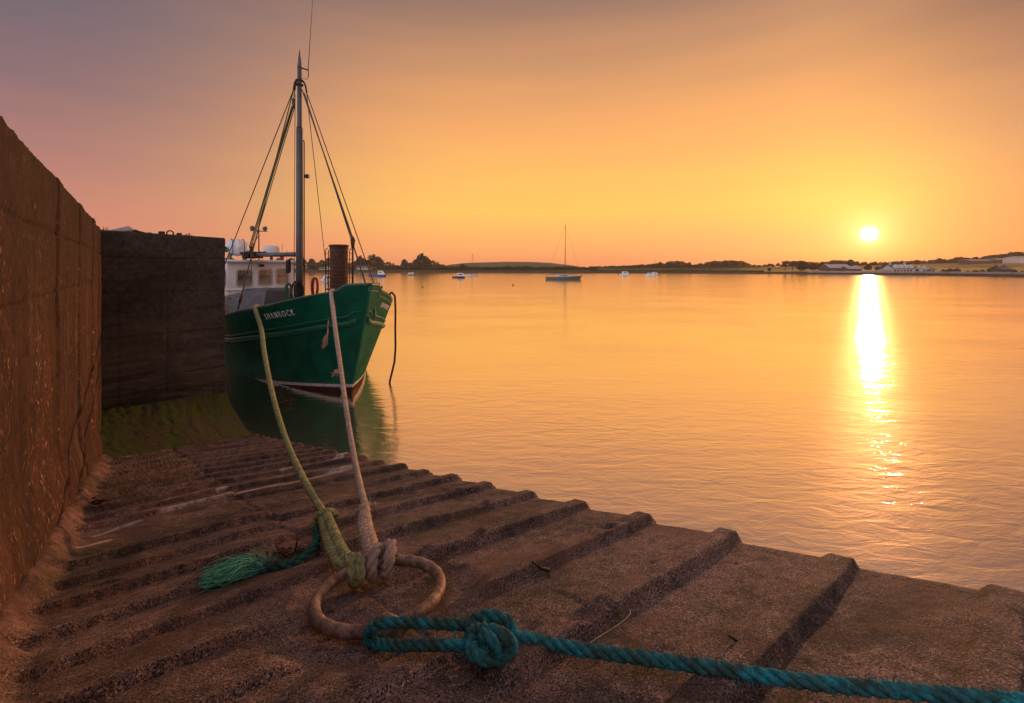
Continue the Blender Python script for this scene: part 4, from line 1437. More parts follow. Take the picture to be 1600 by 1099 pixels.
mb = MB()
laid_rope(mb, rel(olive, tail), [0.020, 0.0185, 0.0175, 0.0175, 0.020], 3.4, 0.004, 9, 500, 11, fl=0.018)
mb.build('tail', M_TAIL, olive)
# frayed end: loose wavy yarns
mb = MB()
g = np.random.default_rng(77)
a0, a1 = on_slip(412, 888, 0.02), on_slip(320, 915, 0.012)
ax = (a1 - a0)
axn = ax.normalized()
sd = Vector((GX, GY, -1)).normalized().cross(axn).normalized()
nrm_ = Vector((-GX, -GY, 1)).normalized()
for k_ in range(330):
    sp_ = g.normal() * 0.5
    l_ = ax.length * g.uniform(0.55, 1.12)
    hh = abs(g.normal()) * 0.55
    p1, p2 = g.uniform(0, 6.3, 2)
    wv = g.uniform(0.005, 0.020)
    base = a0 + sd * g.normal() * 0.010 + nrm_ * g.uniform(-0.012, 0.014)
    pts = []
    for q in np.linspace(0, 1, 9):
        spread = sp_ * 0.075 * q ** 0.8
        lift = hh * 0.045 * math.sin(min(1, q * 1.2) * PI * 0.75)
        p = base + axn * l_ * q + sd * (spread + wv * math.sin(q * 9 + p1) * q) + nrm_ * (lift + wv * 0.7 * math.sin(q * 8 + p2) * q)
        zmin = slip_z(p.x, p.y) + 0.006 + 0.012 * ((k_ * 7) % 5) / 5
        if p.z < zmin: p.z = zmin
        pts.append(p - olive.location)
    mb.tube(pts, g.uniform(0.0011, 0.0024), 4, caps=False)
for k_ in range(40):
    st = a0.lerp(a1, g.uniform(-0.1, 0.6)) + nrm_ * 0.02
    d = (nrm_ * g.uniform(0.3, 1.0) + sd * g.normal() * 0.7 + axn * g.normal() * 0.6).normalized()
    l_ = g.uniform(0.03, 0.085)
    cv = Vector(g.normal(size=3)) * 0.025
    pts = []
    for q in np.linspace(0, 1, 7):
        p = st + d * l_ * q + cv * math.sin(q * PI) + Vector((0, 0, -0.045 * q * q))
        p.z = max(p.z, slip_z(p.x, p.y) + 0.012)
        pts.append(p - olive.location)
    mb.tube(pts, 0.0009, 4, caps=False)
mb.build('frayed_end', M_FRAY, olive)

# --- tan rope from the bow rail
ta_ = on_slip(571, 792, 0.125)
tb_ = BM @ (hull_pt(-0.45, 1.0, 1, -0.02) + Vector((0, 0, 0.04)))
tan = empty('tan_mooring_rope', ta_)
tag(tan, 'pale tan mooring rope from the bow rail, wrapped twice around the ring', 'rope')
pts = mooring_line(ta_, tb_, [(564, 765), (557, 733), (549, 690), (541, 640), (533, 580), (526, 530), (521, 490)])
mb = MB()
plait_rope(mb, rel(tan, pts + [BM @ (hull_pt(-0.40, 1.0, 1, -0.30) - Vector((0, 0, 0.15)))]), [0.0165, 0.0195, 0.023, 0.028, 0.033, 0.038, 0.040], 0.010, 18, 1.7, 4, 0.36, 700, 12, 0.010)
mb.build('standing_part', M_TAN, tan)
# a tied tuft on the line and a loose end hanging from it


def on_line(px, py):
    k_ = (px - CX) / F
    dx, dy = tb_.x - ta_.x, tb_.y - ta_.y
    q = (k_ * ta_.y - ta_.x) / (dx - k_ * dy)
    y = ta_.y + dy * q
    return Vector((ta_.x + dx * q, y, H - (py - HY) / F * y))


mb = MB()
c = on_line(529, 580)
for i in range(16):
    d = Vector((-0.9 + 0.3 * g.normal(), 0.2 * g.normal(), -0.5 + 0.25 * g.normal())).normalized() * 0.11 * g.uniform(0.6, 1.0)
    mb.tube([p - tan.location for p in (c, c + d * 0.5 + Vector((0, 0, -0.01)), c + d)], 0.006, 4, caps=False)
mb.tube([c - tan.location + Vector((0.045 * math.cos(a), 0.045 * math.sin(a), 0.01 * math.sin(a))) for a in np.linspace(0, 2 * PI, 14, endpoint=False)], 0.012, 6, closed=True)
mb.build('tuft', M_TAN, tan)
mb = MB()
c = on_line(518, 478)
he = [c, c + Vector((-0.05, -0.03, -0.06)), c + Vector((-0.04, -0.05, -0.22)), c + Vector((-0.06, -0.05, -0.48)), c + Vector((-0.07, -0.05, -0.62)), c + Vector((-0.13, -0.05, -0.82))]
laid_rope(mb, rel(tan, he), [0.020, 0.018, 0.018, 0.020, 0.022], 3.0, 0.012, 7)
for i in range(34):
    b_ = he[-2] + Vector((0.01 * g.normal(), 0.01 * g.normal(), 0))
    d = Vector((-0.08 + 0.03 * g.normal(), 0.02 * g.normal(), -0.28 + 0.05 * g.normal()))
    mb.tube([p - tan.location for p in (b_, b_ + d * 0.5 + Vector((0.02 * g.normal(), 0, 0)), b_ + d)], 0.006, 4, caps=False)
mb.build('hanging_end', M_TAN, tan)
f1, f2 = ring_pt(112), ring_pt(97)
mb = MB()
spl = [ta_ + Vector((0.0, 0, 0.01)), on_slip(574, 815, 0.118), on_slip(580, 840, 0.105), on_slip(589, 862, 0.088), f2 + Vector((-0.012, 0.034, 0.040)), f2 + Vector((0.008, 0.012, 0.052)), f2 + Vector((0.012, -0.030, 0.030)), f2 + Vector((0.004, -0.036, -0.012)), f2 + Vector((-0.012, -0.004, -0.042)), f2 + Vector((-0.024, 0.034, -0.010)),
       f1 + Vector((0.014, 0.030, 0.036)), f1 + Vector((0.006, 0.0, 0.050)), f1 + Vector((0.004, -0.034, 0.026)), f1 + Vector((0.0, -0.034, -0.016)), f1 + Vector((-0.006, 0.0, -0.042)), f1 + Vector((-0.004, 0.034, -0.006)), on_slip(576, 862, 0.085)]
laid_rope(mb, rel(tan, spl), [0.019, 0.020, 0.020, 0.020, 0.022, 0.022, 0.022, 0.0225, 0.022, 0.022, 0.020], 2.8, 0.004, 10, 500, 13, fl=0.008)
mb.build('ring_hitch', M_TAN, tan)
mb = MB()
spl2 = [ta_ + Vector((-0.004, 0, 0.0)), on_slip(568, 822, 0.112), on_slip(573, 848, 0.098), on_slip(580, 872, 0.08)]
plait_rope(mb, rel(tan, spl2), [0.021, 0.024, 0.023, 0.020], 0.004, 24, 1.7, 4, 0.42, 500, 14, 0.012, 0.12)
col = [ta_ + Vector((0.022 * math.cos(a), 0.024 * math.sin(a), 0.006 * math.sin(a))) for a in np.linspace(-2.6, 3.4, 11)]
laid_rope(mb, rel(tan, col + [ta_ + Vector((0.03, -0.01, 0.012)), ta_ + Vector((0.055, -0.004, 0.014))]), 0.0095, 3.0, 0.003, 7, 160, 15, fl=0.012)
mb.build('splice', M_TAN, tan)

# --- small litter on the slip, each its own thing
mb = MB()
c0 = on_slip(715, 881, 0.01)
for k_ in range(5):
    ph = g.uniform(0, 6.3)
    pts = [c0 + Vector(((0.028 + 0.010 * math.sin(a * 2 + ph)) * math.cos(a + ph) + 0.006 * k_ - 0.01, (0.018 + 0.008 * math.cos(a * 3)) * math.sin(a + ph), 0.004 * math.sin(a * 3) + 0.006 - 0.24 * (0.018 * math.sin(a + ph)))) for a in np.linspace(0, 5.2, 22)]
    mb.tube(pts, 0.0013, 4)
M_STRAW = simple('pale_twine', (0.38, 0.27, 0.16), 0.8, 0.3, 40.0)
tag(mb.build('twine', M_STRAW), 'small pale tangle of twine on the slip just beyond the ring', 'twine')
mb = MB()
pts = [on_slip(920, 1006, 0.03), on_slip(945, 990, 0.03), on_slip(968, 975, 0.035), on_slip(983, 962, 0.04), on_slip(985, 952, 0.045), on_slip(982, 955, 0.045)]
mb.tube([Vector(p) for p in spline(pts, 0.01)[0]], 0.0017, 5)
tag(mb.build('straw', M_STRAW), 'dry golden straw stalk lying over the long teal rope', 'straw')
M_BOLT = simple('dark_iron', (0.020, 0.016, 0.014), 0.75, 0.4, 20.0, bump=0.003)
for (px, py, dx, dy, lb_) in ((850, 886, -20, -9, 'dark iron spike stub sticking out of the rib right of the ring'), (1172, 1006, -34, -13, 'long dark iron spike lying in the groove above the teal rope')):
    mb = MB()
    a, b = on_slip(px + 8, py + 5, 0.012), on_slip(px + dx, py + dy, 0.062)
    mb.tube([a, a.lerp(b, 0.5) + Vector((0.004, 0, -0.010)), b], [0.0075, 0.006, 0.002], 7)
    tag(mb.build('iron_spike', M_BOLT), lb_, 'iron spike')
for (c_, sc_, n_t, lb_) in ((on_slip(118, 792, 0.02), 1.5, 44, 'dark red rusty seaweed clump at the foot of the tall wall'), (on_slip(446, 872, 0.01), 0.85, 30, 'reddish dry weed scrap on the slip beside the frayed rope tail')):
    mb = MB()
    for k_ in range(n_t):
        p = c_ + Vector((g.normal() * 0.05 * sc_, g.normal() * 0.03 * sc_, 0))
        p.z = slip_z(p.x, p.y) + 0.02
        d = Vector((g.normal(), g.normal() * 0.6, abs(g.normal()) * 0.25)).normalized() * g.uniform(0.03, 0.09) * sc_
        mb.tube([p, p + d * 0.5 + Vector((0, 0, 0.012)), p + d], [0.003 * sc_, 0.005 * sc_, 0.0015], 5)
    tag(mb.build('seaweed', simple('red_weed', (0.085, 0.022, 0.012), 0.75, 0.5, 30.0)), lb_, 'seaweed')
mb = MB()
for k_ in range(90):
    p = on_slip(414 + g.normal() * 4, 666 + g.normal() * 2, 0)
    p = Vector((p.x + 0.3, p.y + 0.2, 0.015))
    d = Vector((g.normal(), g.normal() * 0.6, abs(g.normal()) * 0.4)) * 0.12
    mb.tube([p - d, p + Vector((0, 0, 0.05)), p + d], [0.008, 0.02, 0.004], 5)
tag(mb.build('seaweed', simple('olive_weed', (0.045, 0.045, 0.014), 0.7, 0.5, 20.0)), 'olive seaweed floating at the water edge where the apron ends', 'seaweed')
# loose stones in the grooves
M_STONE = simple('slip_stone', (0.13, 0.10, 0.08), 0.9, 0.5, 12.0, bump=0.01)
mb = MB()
for k_ in range(420):
    s_ = g.uniform(0.0, 2.6)
    v_ = g.uniform(0.1, 2.1)
    kk = math.floor(s_ / RIB)
    s_ = kk * RIB + RIB - 0.05 - abs(g.normal()) * 0.05
    x, y = O2[0] + s_ * EV[0] - v_ * RV[0], O2[1] + s_ * EV[1] - v_ * RV[1]
    r = g.uniform(0.003, 0.009) * (1.4 if g.random() < 0.1 else 1)
    bm = bmesh.new()
    bmesh.ops.create_icosphere(bm, subdivisions=1, radius=r)
    q = Matrix.Rotation(g.uniform(0, 6), 3, 'Z')
    vs = []
    for v in bm.verts:
        c = q @ Vector((v.co.x * g.uniform(0.9, 1.5), v.co.y * g.uniform(0.8, 1.1), v.co.z * g.uniform(0.5, 0.9)))
        vs.append(c + Vector((x, y, slip_z(x, y) + r * 0.3 - 0.008)))
    mb.add(vs, [[v.index for v in f.verts] for f in bm.faces])
    bm.free()
tag(mb.build('gravel', M_STONE), 'loose gravel lying in the grooves of the slipway', 'gravel', kind='stuff')
# ---------------------------------------------------------------- far shore
def shore_y(px): return np.interp(px, [-900, 480, 690, 920, 1180, 1300, 1400, 1520, 1600, 2400], [350, 352, 335, 305, 262, 236, 214, 182, 160, 120])
def crest_y(px): return np.interp(px, [-900, 480, 690, 920, 1180, 1300, 1400, 1520, 1600, 2400], [430, 430, 430, 430, 430, 420, 400, 380, 365, 330])
def crest_p(px): return np.interp(px, [-900, 480, 690, 920, 1080, 1180, 1300, 1400, 1520, 1600, 2400], [418.5, 418.8, 418.8, 418.5, 418.0, 417.5, 416.3, 414.3, 410.5, 407.5, 405])
def crest_z(px): return H + (HY - crest_p(px)) / F * crest_y(px)


def land_z(px, y):
    y0, y1, zc = shore_y(px), crest_y(px), crest_z(px)
    d = y - y0
    z = -0.4 + 1.5 * sstep(-1.0, 4.0, d)
    q = np.clip((d - 4) / np.maximum(y1 - y0 - 4, 1), 0, 1)
    return z + (zc - 1.1) * (0.35 * q + 0.65 * q * q) + 0.35 * (fbm(px * 0.02, y * 0.02, seed=200) - 0.5) * sstep(4, 15, d)


def land_pt(px, y):
    return Vector(((px - CX) / F * y, y, float(land_z(px, y))))


pxs = np.linspace(-900, 2400, 420)
dd = np.concatenate([[-3, -1, 0, 1, 2, 3, 4, 6, 9, 13, 18], np.arange(25, 260, 8), [300, 400, 600]])
PXg, Dg = np.meshgrid(pxs, dd, indexing='ij')
Yg = shore_y(PXg) + Dg
P = np.stack([(PXg - CX) / F * Yg, Yg, land_z(PXg, Yg)], -1)
me = grid_mesh('land', P, flip=True)
add_attr(me, 'shore', Dg)
add_attr(me, 'east', PXg)
t = NT('shore_fields')
pos = t.n('NewGeometry').outputs['Position']
sh_, ea = t.attr('shore'), t.attr('east')
n0 = t.noise(pos, 0.05, 5.0, 0.6)
n1_ = t.noise(pos, 0.6, 5.0, 0.7)
grass = t.ramp(n1_, [(0.3, (0.030, 0.050, 0.012)), (0.7, (0.075, 0.105, 0.028))])
corn = t.ramp(t.noise(pos, 0.22, 4.0), [(0.3, (0.30, 0.19, 0.05)), (0.7, (0.46, 0.30, 0.09))])
mud = t.ramp(n1_, [(0.3, (0.045, 0.032, 0.024)), (0.7, (0.11, 0.085, 0.06))])
k_c = t.n('MapRange', {0: ea, 1: 1150.0, 2: 1200.0, 3: 0.0, 4: 1.0}).outputs[0]
k_c = t.math('MULTIPLY', k_c, t.n('MapRange', {0: sh_, 1: 20.0, 2: 24.0, 3: 0.0, 4: 1.0}).outputs[0])
hedge = t.n('MapRange', {0: t.math('ABSOLUTE', t.math('SUBTRACT', sh_, 118.0)), 1: 3.0, 2: 6.0, 3: 0.0, 4: 1.0}).outputs[0]
k_c = t.math('MULTIPLY', k_c, hedge)
c = t.mix(k_c, grass, corn)
c = t.mix(t.n('MapRange', {0: t.math('ADD', sh_, t.math('MULTIPLY', n1_, 2.0)), 1: 4.0, 2: 6.0, 3: 1.0, 4: 0.0}).outputs[0], c, mud)
t.bsdf(Base_Color=c, Roughness=0.95, Specular_IOR_Level=0.1)
tag(link_mesh('land', me, t.mat), kind='structure')

# low grassy hill beyond
hx = np.linspace(640, 960, 90)
hyy = np.linspace(520, 900, 30)
HX, HYg = np.meshgrid(hx, hyy, indexing='ij')
prof = np.interp(HX, [640, 680, 705, 730, 790, 830, 860, 890, 915, 960], [423, 418.5, 413.5, 411, 409.3, 409.5, 411, 414.5, 418.0, 423])
zc = H + (HY - prof) / F * 640
q = np.clip((HYg - 520) / 120, 0, 1)
P = np.stack([(HX - CX) / F * HYg, HYg, 2.0 + (zc - 2.0) * np.sin(q * PI / 2)], -1)
me = grid_mesh('hill', P, flip=True)
M_HILL = simple('hill_grass', (0.085, 0.105, 0.028), 0.95, 0.3, 0.05, dirt=(0.14, 0.10, 0.045), dirt_amt=0.5)
tag(link_mesh('hill', me, M_HILL), kind='structure')

# ---------------------------------------------------------------- trees
def leaf_mat(name, lo, hi):
    t = NT(name)
    oi = t.n('ObjectInfo').outputs['Random']
    pos = t.n('NewGeometry').outputs['Position']
    c = t.ramp(t.noise(pos, 0.9, 4.0, 0.7), [(0.3, lo), (0.7, hi)])
    c = t.mix(t.math('MULTIPLY', oi, 0.35), c, (0.05, 0.045, 0.02))
    t.bsdf(Base_Color=c, Roughness=0.8, Specular_IOR_Level=0.15)
    return t.mat


M_LEAF = leaf_mat('tree_leaves', (0.018, 0.028, 0.009), (0.060, 0.080, 0.025))
M_LEAFD = leaf_mat('dark_evergreen_leaves', (0.010, 0.018, 0.009), (0.030, 0.045, 0.020))
M_BARK = simple('bark', (0.045, 0.032, 0.022), 0.9, 0.3, 3.0)


def crown_mesh(name, lobes, n, size, seed):
    """leaf clumps spread through several lobes; lobes = (x, y, z, rx, ry, rz), unit tree one metre high"""
    g = np.random.default_rng(seed)
    vol = np.array([l[3] * l[4] * l[5] for l in lobes]) ** 0.7
    vol /= vol.sum()
    vs, fs = [], []
    for _ in range(n):
        l = lobes[g.choice(len(lobes), p=vol)]
        d = g.normal(size=3)
        d /= np.linalg.norm(d)
        r = g.uniform(0.35, 1.0) ** 0.5 * g.uniform(0.85, 1.12)
        p = np.array(l[:3]) + d * r * np.array(l[3:])
        a = g.normal(size=3); a /= np.linalg.norm(a)
        b = np.cross(a, g.normal(size=3)); b /= np.linalg.norm(b)
        s = size * g.uniform(0.5, 1.4)
        k0 = len(vs)
        vs += [tuple(p - a * s), tuple(p + b * s * 0.7), tuple(p + a * s), tuple(p - b * s * 0.7)]
        fs.append((k0, k0 + 1, k0 + 2, k0 + 3))
    me = bpy.data.meshes.new(name)
    me.from_pydata(vs, [], fs)
    return me


def trunk_mesh(name, h, r, seed):
    g = random.Random(seed)
    mb = MB()
    mb.tube([(0, 0, -0.03), (0.01, 0, h * 0.5), (0.0, 0.01, h)], [r * 1.3, r, r * 0.5], 7)
    for k_ in range(5):
        a = g.uniform(0, 6.28)
        z = h * g.uniform(0.55, 0.95)
        mb.tube([(0, 0, z), (0.1 * math.cos(a), 0.1 * math.sin(a), z + 0.1), (0.2 * math.cos(a), 0.2 * math.sin(a), z + 0.24)], [r * 0.6, r * 0.4, r * 0.15], 5)
    me = bpy.data.meshes.new(name)
    me.from_pydata(mb.v, [], mb.f)
    return me


KINDS = {
    'round': ([(0, 0, 0.58, 0.34, 0.34, 0.40), (-0.22, 0, 0.42, 0.26, 0.24, 0.30), (0.24, 0.05, 0.46, 0.26, 0.24, 0.32), (0.05, -0.1, 0.80, 0.2, 0.2, 0.18)], 900, 0.055, M_LEAF, 0.45),
    'wide': ([(0, 0, 0.55, 0.55, 0.4, 0.32), (-0.45, 0, 0.42, 0.32, 0.3, 0.26), (0.5, 0, 0.46, 0.34, 0.3, 0.28), (0.15, 0, 0.78, 0.3, 0.25, 0.2), (-0.2, 0.1, 0.74, 0.22, 0.2, 0.2), (0, 0, 0.25, 0.6, 0.3, 0.22)], 1300, 0.055, M_LEAF, 0.4),
    'umbrella': ([(-0.25, 0, 0.80, 0.26, 0.22, 0.12), (0.2, 0, 0.86, 0.34, 0.25, 0.11), (0.42, 0, 0.72, 0.22, 0.2, 0.10), (-0.02, 0, 0.55, 0.16, 0.16, 0.22)], 420, 0.045, M_LEAF, 0.8),
    'cypress': ([(0, 0, 0.42, 0.46, 0.4, 0.36), (-0.35, 0, 0.34, 0.30, 0.3, 0.26), (0.36, 0, 0.36, 0.30, 0.3, 0.30), (-0.1, 0, 0.74, 0.26, 0.25, 0.22), (0.22, 0, 0.68, 0.26, 0.22, 0.16), (0.0, 0, 0.92, 0.10, 0.10, 0.10), (-0.42, 0, 0.52, 0.16, 0.14, 0.10), (0.5, 0, 0.52, 0.16, 0.14, 0.12)], 1600, 0.058, M_LEAFD, 0.35),
    'conifer': ([(0, 0, 0.25, 0.26, 0.26, 0.2), (0, 0, 0.48, 0.20, 0.2, 0.2), (0, 0, 0.70, 0.14, 0.14, 0.16), (0, 0, 0.9, 0.07, 0.07, 0.12)], 420, 0.045, M_LEAFD, 0.6),
    'bush': ([(0, 0, 0.42, 0.6, 0.45, 0.45), (-0.5, 0, 0.32, 0.4, 0.35, 0.34), (0.55, 0.05, 0.36, 0.42, 0.35, 0.38)], 650, 0.08, M_LEAF, 0.25),
}
PROTO = {}


def tree(kind, px, y, h, wscale, label, group=None, name='tree', z=None, cat='tree'):
    lobes, n, size, lm, th = KINDS[kind]
    var = random.randint(0, 2)
    key = (kind, var)
    if key not in PROTO:
        PROTO[key] = (crown_mesh('crown', lobes, n, size, hash(kind) % 1000 * 0 + len(PROTO) * 13 + 5), trunk_mesh('trunk', th, 0.035, len(PROTO)))
        PROTO[key][0].materials.append(lm)
        PROTO[key][1].materials.append(M_BARK)
    p = land_pt(px, y)
    if z is not None: p.z = z
    o = empty(name, p, random.uniform(-0.4, 0.4))
    o.scale = (h * wscale, h * wscale, h)
    tag(o, label, cat, group)
    for nm, me in zip(('crown', 'trunk'), PROTO[key]):
        c = bpy.data.objects.new(nm, me)
        COL.objects.link(c)
        c.parent = o
    return o


def tree_px(kind, px, ptop, pbase, wscale, label, group=None, y=None, name='tree', cat='tree'):
    """a tree whose foot stands on the land and whose height reads from the photo"""
    if y is None: y = float(shore_y(px)) + 30
    z = float(land_z(px, y))
    h = (HY - ptop) / F * y + H - z
    return tree(kind, px, y, max(h, 1.0), wscale, label, group, name, cat=cat)


# the near left shore: trees one can tell apart
tree_px('cypress', 659, 396, 419, 0.95, 'big dark pointed cypress tree on the low green shore, tallest of its row', y=400, name='cypress_tree')
tree_px('round', 632, 405, 419, 0.9, 'small round tree touching the left flank of the big dark cypress', y=396)
tree_px('cypress', 584, 397.5, 419, 1.05, 'dark ragged evergreen on the shore above the blue motorboat', y=400, name='cypress_tree')
tree_px('cypress', 563, 399.5, 418, 0.80, 'flat topped evergreen beside the white cottage, just right of the steel pile', y=402)
tree_px('bush', 603, 408.5, 419, 1.3, 'low bushy tree sloping down right of the ragged evergreen', y=398)
tree_px('round', 514, 402, 418, 0.95, 'leafy tree seen between the grey boat mast and the steel pile', y=410)
tree_px('round', 503, 406, 418, 1.0, 'smaller leafy tree just left of the one beside the steel pile', y=404)
tree_px('round', 487, 404, 418, 0.95, 'round leafy tree immediately right of the grey boat mast', y=404)
tree_px('bush', 687, 411, 420, 1.0, 'low round bush tree right of the big dark cypress', y=392)
tree_px('round', 722, 412, 421, 1.1, 'rounded dark tree at the foot of the grassy hill above the dark motorboat', y=380)
for px, pt_, wd, lb_ in ((548, 409, 1.3, 'low bushy tree half hidden right behind the steel pile ladder'), (618, 413, 1.6, 'low scrubby bush in the gap between the ragged evergreen and the small round tree'), (645, 408, 1.2, 'bushy tree filling the left side of the big dark cypress'), (673, 406, 1.1, 'dense tree against the right side of the big dark cypress'), (494, 409, 1.4, 'low bush between the two leafy trees right of the grey mast')):
    tree_px('bush', px, pt_, 419, wd, lb_, y=398)
for px in (472, 455, 436, 330, 300, 362, 352):
    tree_px('round', px, 403, 418, 1.0, 'leafy shore tree mostly hidden behind the green boat', 'trees hidden behind the boat', y=410 + random.uniform(-8, 8))
hd = [(px, random.uniform(414.2, 416.5)) for px in range(610, 930, 13)]
for i, (px, pt_) in enumerate(hd):
    tree_px('bush', px + random.uniform(-3, 3), pt_, 421, random.uniform(1.5, 2.2), 'low dark shrub in the hedge along the shore below the grassy hill', 'hedge shrubs along the low shore', y=float(shore_y(px)) + 45, name='shrub', cat='shrub')
# middle shore
mid = [(x, np.interp(x, [925, 985, 1015, 1040, 1050, 1060, 1068, 1077, 1085, 1095, 1110, 1125, 1140, 1155, 1165, 1180, 1200], [416, 415, 412, 409.5, 408, 407, 409.5, 413, 414, 411, 408.5, 407, 406.6, 407, 410.5, 415, 412])) for x in np.arange(922, 1190, 7.5)]
for i, (px, pt_) in enumerate(mid):
    kd = 'wide' if i % 2 else 'round'
    tree_px(kd, px + random.uniform(-2, 2), pt_ + random.uniform(-0.5, 0.7), 418, random.uniform(1.2, 1.6) * (1.35 if pt_ > 412 else 1.0), 'hazy brown tree in the treeline on the far shore right of the sailing yacht', 'treeline in the middle of the far shore', y=435 + random.uniform(-15, 15))
for px in (1031, 1077, 1096):
    tree_px('round', px, {1031: 409, 1077: 409.6, 1096: 412.5}[px], 418, 0.8, {1031: 'single round tree in the far treeline above the two moored white motorboats', 1077: 'small round tree standing apart right of the tallest clump in the middle treeline', 1096: 'small low tree in the gap of the middle treeline'}[px], y=400)
for px in np.arange(928, 1190, 9):
    tree_px('bush', px, 422.0, 425, random.uniform(1.8, 2.6), 'low dark shrub at the water edge of the far middle shore', 'shrubs along the middle shore', y=float(shore_y(px)) + 10, name='shrub', cat='shrub')
for px in np.arange(926, 1185, 8):
    tree_px('bush', px + random.uniform(-3, 3), np.interp(px, [920, 1040, 1070, 1100, 1180], [416.5, 412.5, 414, 413, 416.5]) + random.uniform(-0.6, 0.6), 419, random.uniform(1.9, 2.6), 'dark undergrowth shrub below the far middle treeline', 'undergrowth of the middle treeline', y=424 + random.uniform(-4, 4), name='shrub', cat='shrub')
# right shore: skyline trees behind the fields
right_ = [(x, np.interp(x, [1185, 1200, 1218, 1222, 1227, 1232, 1238, 1250, 1262, 1275, 1285, 1303, 1318, 1327, 1340, 1357, 1375, 1400, 1430, 1450, 1470, 1482, 1490, 1505, 1512, 1520, 1530, 1540, 1560, 1575, 1590, 1600, 1640, 1700], [414, 412, 411, 413, 408, 411, 408, 407, 408, 410, 409, 406, 407, 405.5, 408.5, 409, 409, 408.5, 406, 406.5, 403, 407, 402.5, 401, 405, 400.5, 403, 399, 397, 395, 392.5, 395, 393, 390])) for x in np.arange(1186, 1700, 7.0)]
for i, (px, pt_) in enumerate(right_):
    kd = ('round', 'wide', 'round', 'wide')[i % 4]
    y = float(crest_y(px)) + 12 + random.uniform(-8, 10)
    lab = ('tree on the skyline of the right shore, glowing red brown below the sun', 'skyline trees below the sun') if 1290 < px < 1400 else (('brown tree on the skyline left of the low sun', 'skyline trees left of the sun') if px <= 1290 else ('dark tree on the skyline behind the ochre field right of the sun', 'skyline trees right of the sun'))
    tree_px(kd, px + random.uniform(-2, 2), pt_ + random.uniform(-0.4, 0.8), 412, random.uniform(1.0, 1.4), lab[0], lab[1], y=y)
for px in np.arange(1190, 1690, 10):
    tree_px('bush', px + random.uniform(-3, 3), np.interp(px, [1190, 1300, 1440, 1500, 1560, 1690], [415, 411.5, 410, 406.5, 402, 397]) + random.uniform(-0.6, 0.6), 412, random.uniform(1.7, 2.4), 'dark undergrowth shrub below the skyline trees of the right shore', 'undergrowth of the right skyline', y=float(crest_y(px)) + 5, name='shrub', cat='shrub')
tree_px('umbrella', 1227, 407, 420, 0.7, 'thin umbrella shaped tree standing out of the hedge left of the two sheds', y=300)
tree_px('umbrella', 1238, 407, 420, 0.7, 'second thin umbrella shaped tree, just right of its twin, left of the two sheds', y=300)
tree_px('wide', 1254, 408, 420, 1.0, 'spreading tree in front of the ochre field left of the two sheds', y=290)
tree_px('round', 1202, 418, 424, 1.0, 'round hedge tree in the ochre field near the left end of the right shore', y=275)
for px, pt_, lb_ in ((1283, 411, 'round tree directly left of the larger shed'), (1270, 412, 'bushy tree left of the one touching the larger shed'), (1324, 410, 'dark round tree behind the gap between the two sheds'), (1356, 413, 'round tree right of the smaller shed below the sun'), (1381, 413.5, 'dark round tree left of the long white gabled house'), (1371, 416, 'small bush between two round trees below the sun')):
    tree_px('round', px, pt_, 426, 1.15, lb_, y=float(shore_y(px)) + 42)
for px, pt_, lb_ in ((1437, 418, 'small tree at the right end of the long white gabled house'), (1451, 421, 'low bush behind the small white cottages'), (1474, 420, 'bush on the left end of the shrub row below the ochre field'), (1484, 418.5, 'rounded shrub above the sea wall below the ochre field'), (1494, 418.5, 'taller shrub in the row above the sea wall'), (1512, 422, 'low shrub in the gap of the row above the sea wall'), (1524, 421, 'small pointed shrub right of the gap'), (1535, 420.5, 'tall pointed shrub left of the grey bungalow'), (1545, 421.5, 'bush touching the left end of the grey bungalow'), (1585, 421, 'bush touching the right end of the grey bungalow'), (1597, 423, 'low bush near the right frame edge above the sea wall')):
    tree_px('bush', px, pt_, 427, 0.85, lb_, y=float(shore_y(px)) + 14, name='shrub', cat='shrub')

# ---------------------------------------------------------------- shore buildings
M_ROOFL = simple('pale_sheet_roof', (0.48, 0.40, 0.38), 0.5, 0.1, 1.0)
M_SHED = simple('dark_shed_boards', (0.12, 0.075, 0.055), 0.85, 0.3, 1.0)
M_RENDER = simple('white_render', (0.66, 0.60, 0.56), 0.8, 0.08, 1.0)
M_SLATE = simple('slate_roof', (0.12, 0.11, 0.115), 0.7, 0.25, 1.0)
M_DARKW = simple('dark_window', (0.035, 0.035, 0.04), 0.2, 0.1, 1.0)
M_SEAW = simple('sea_wall_stone', (0.30, 0.25, 0.22), 0.9, 0.3, 0.4, dirt=(0.1, 0.08, 0.06), dirt_amt=0.6)


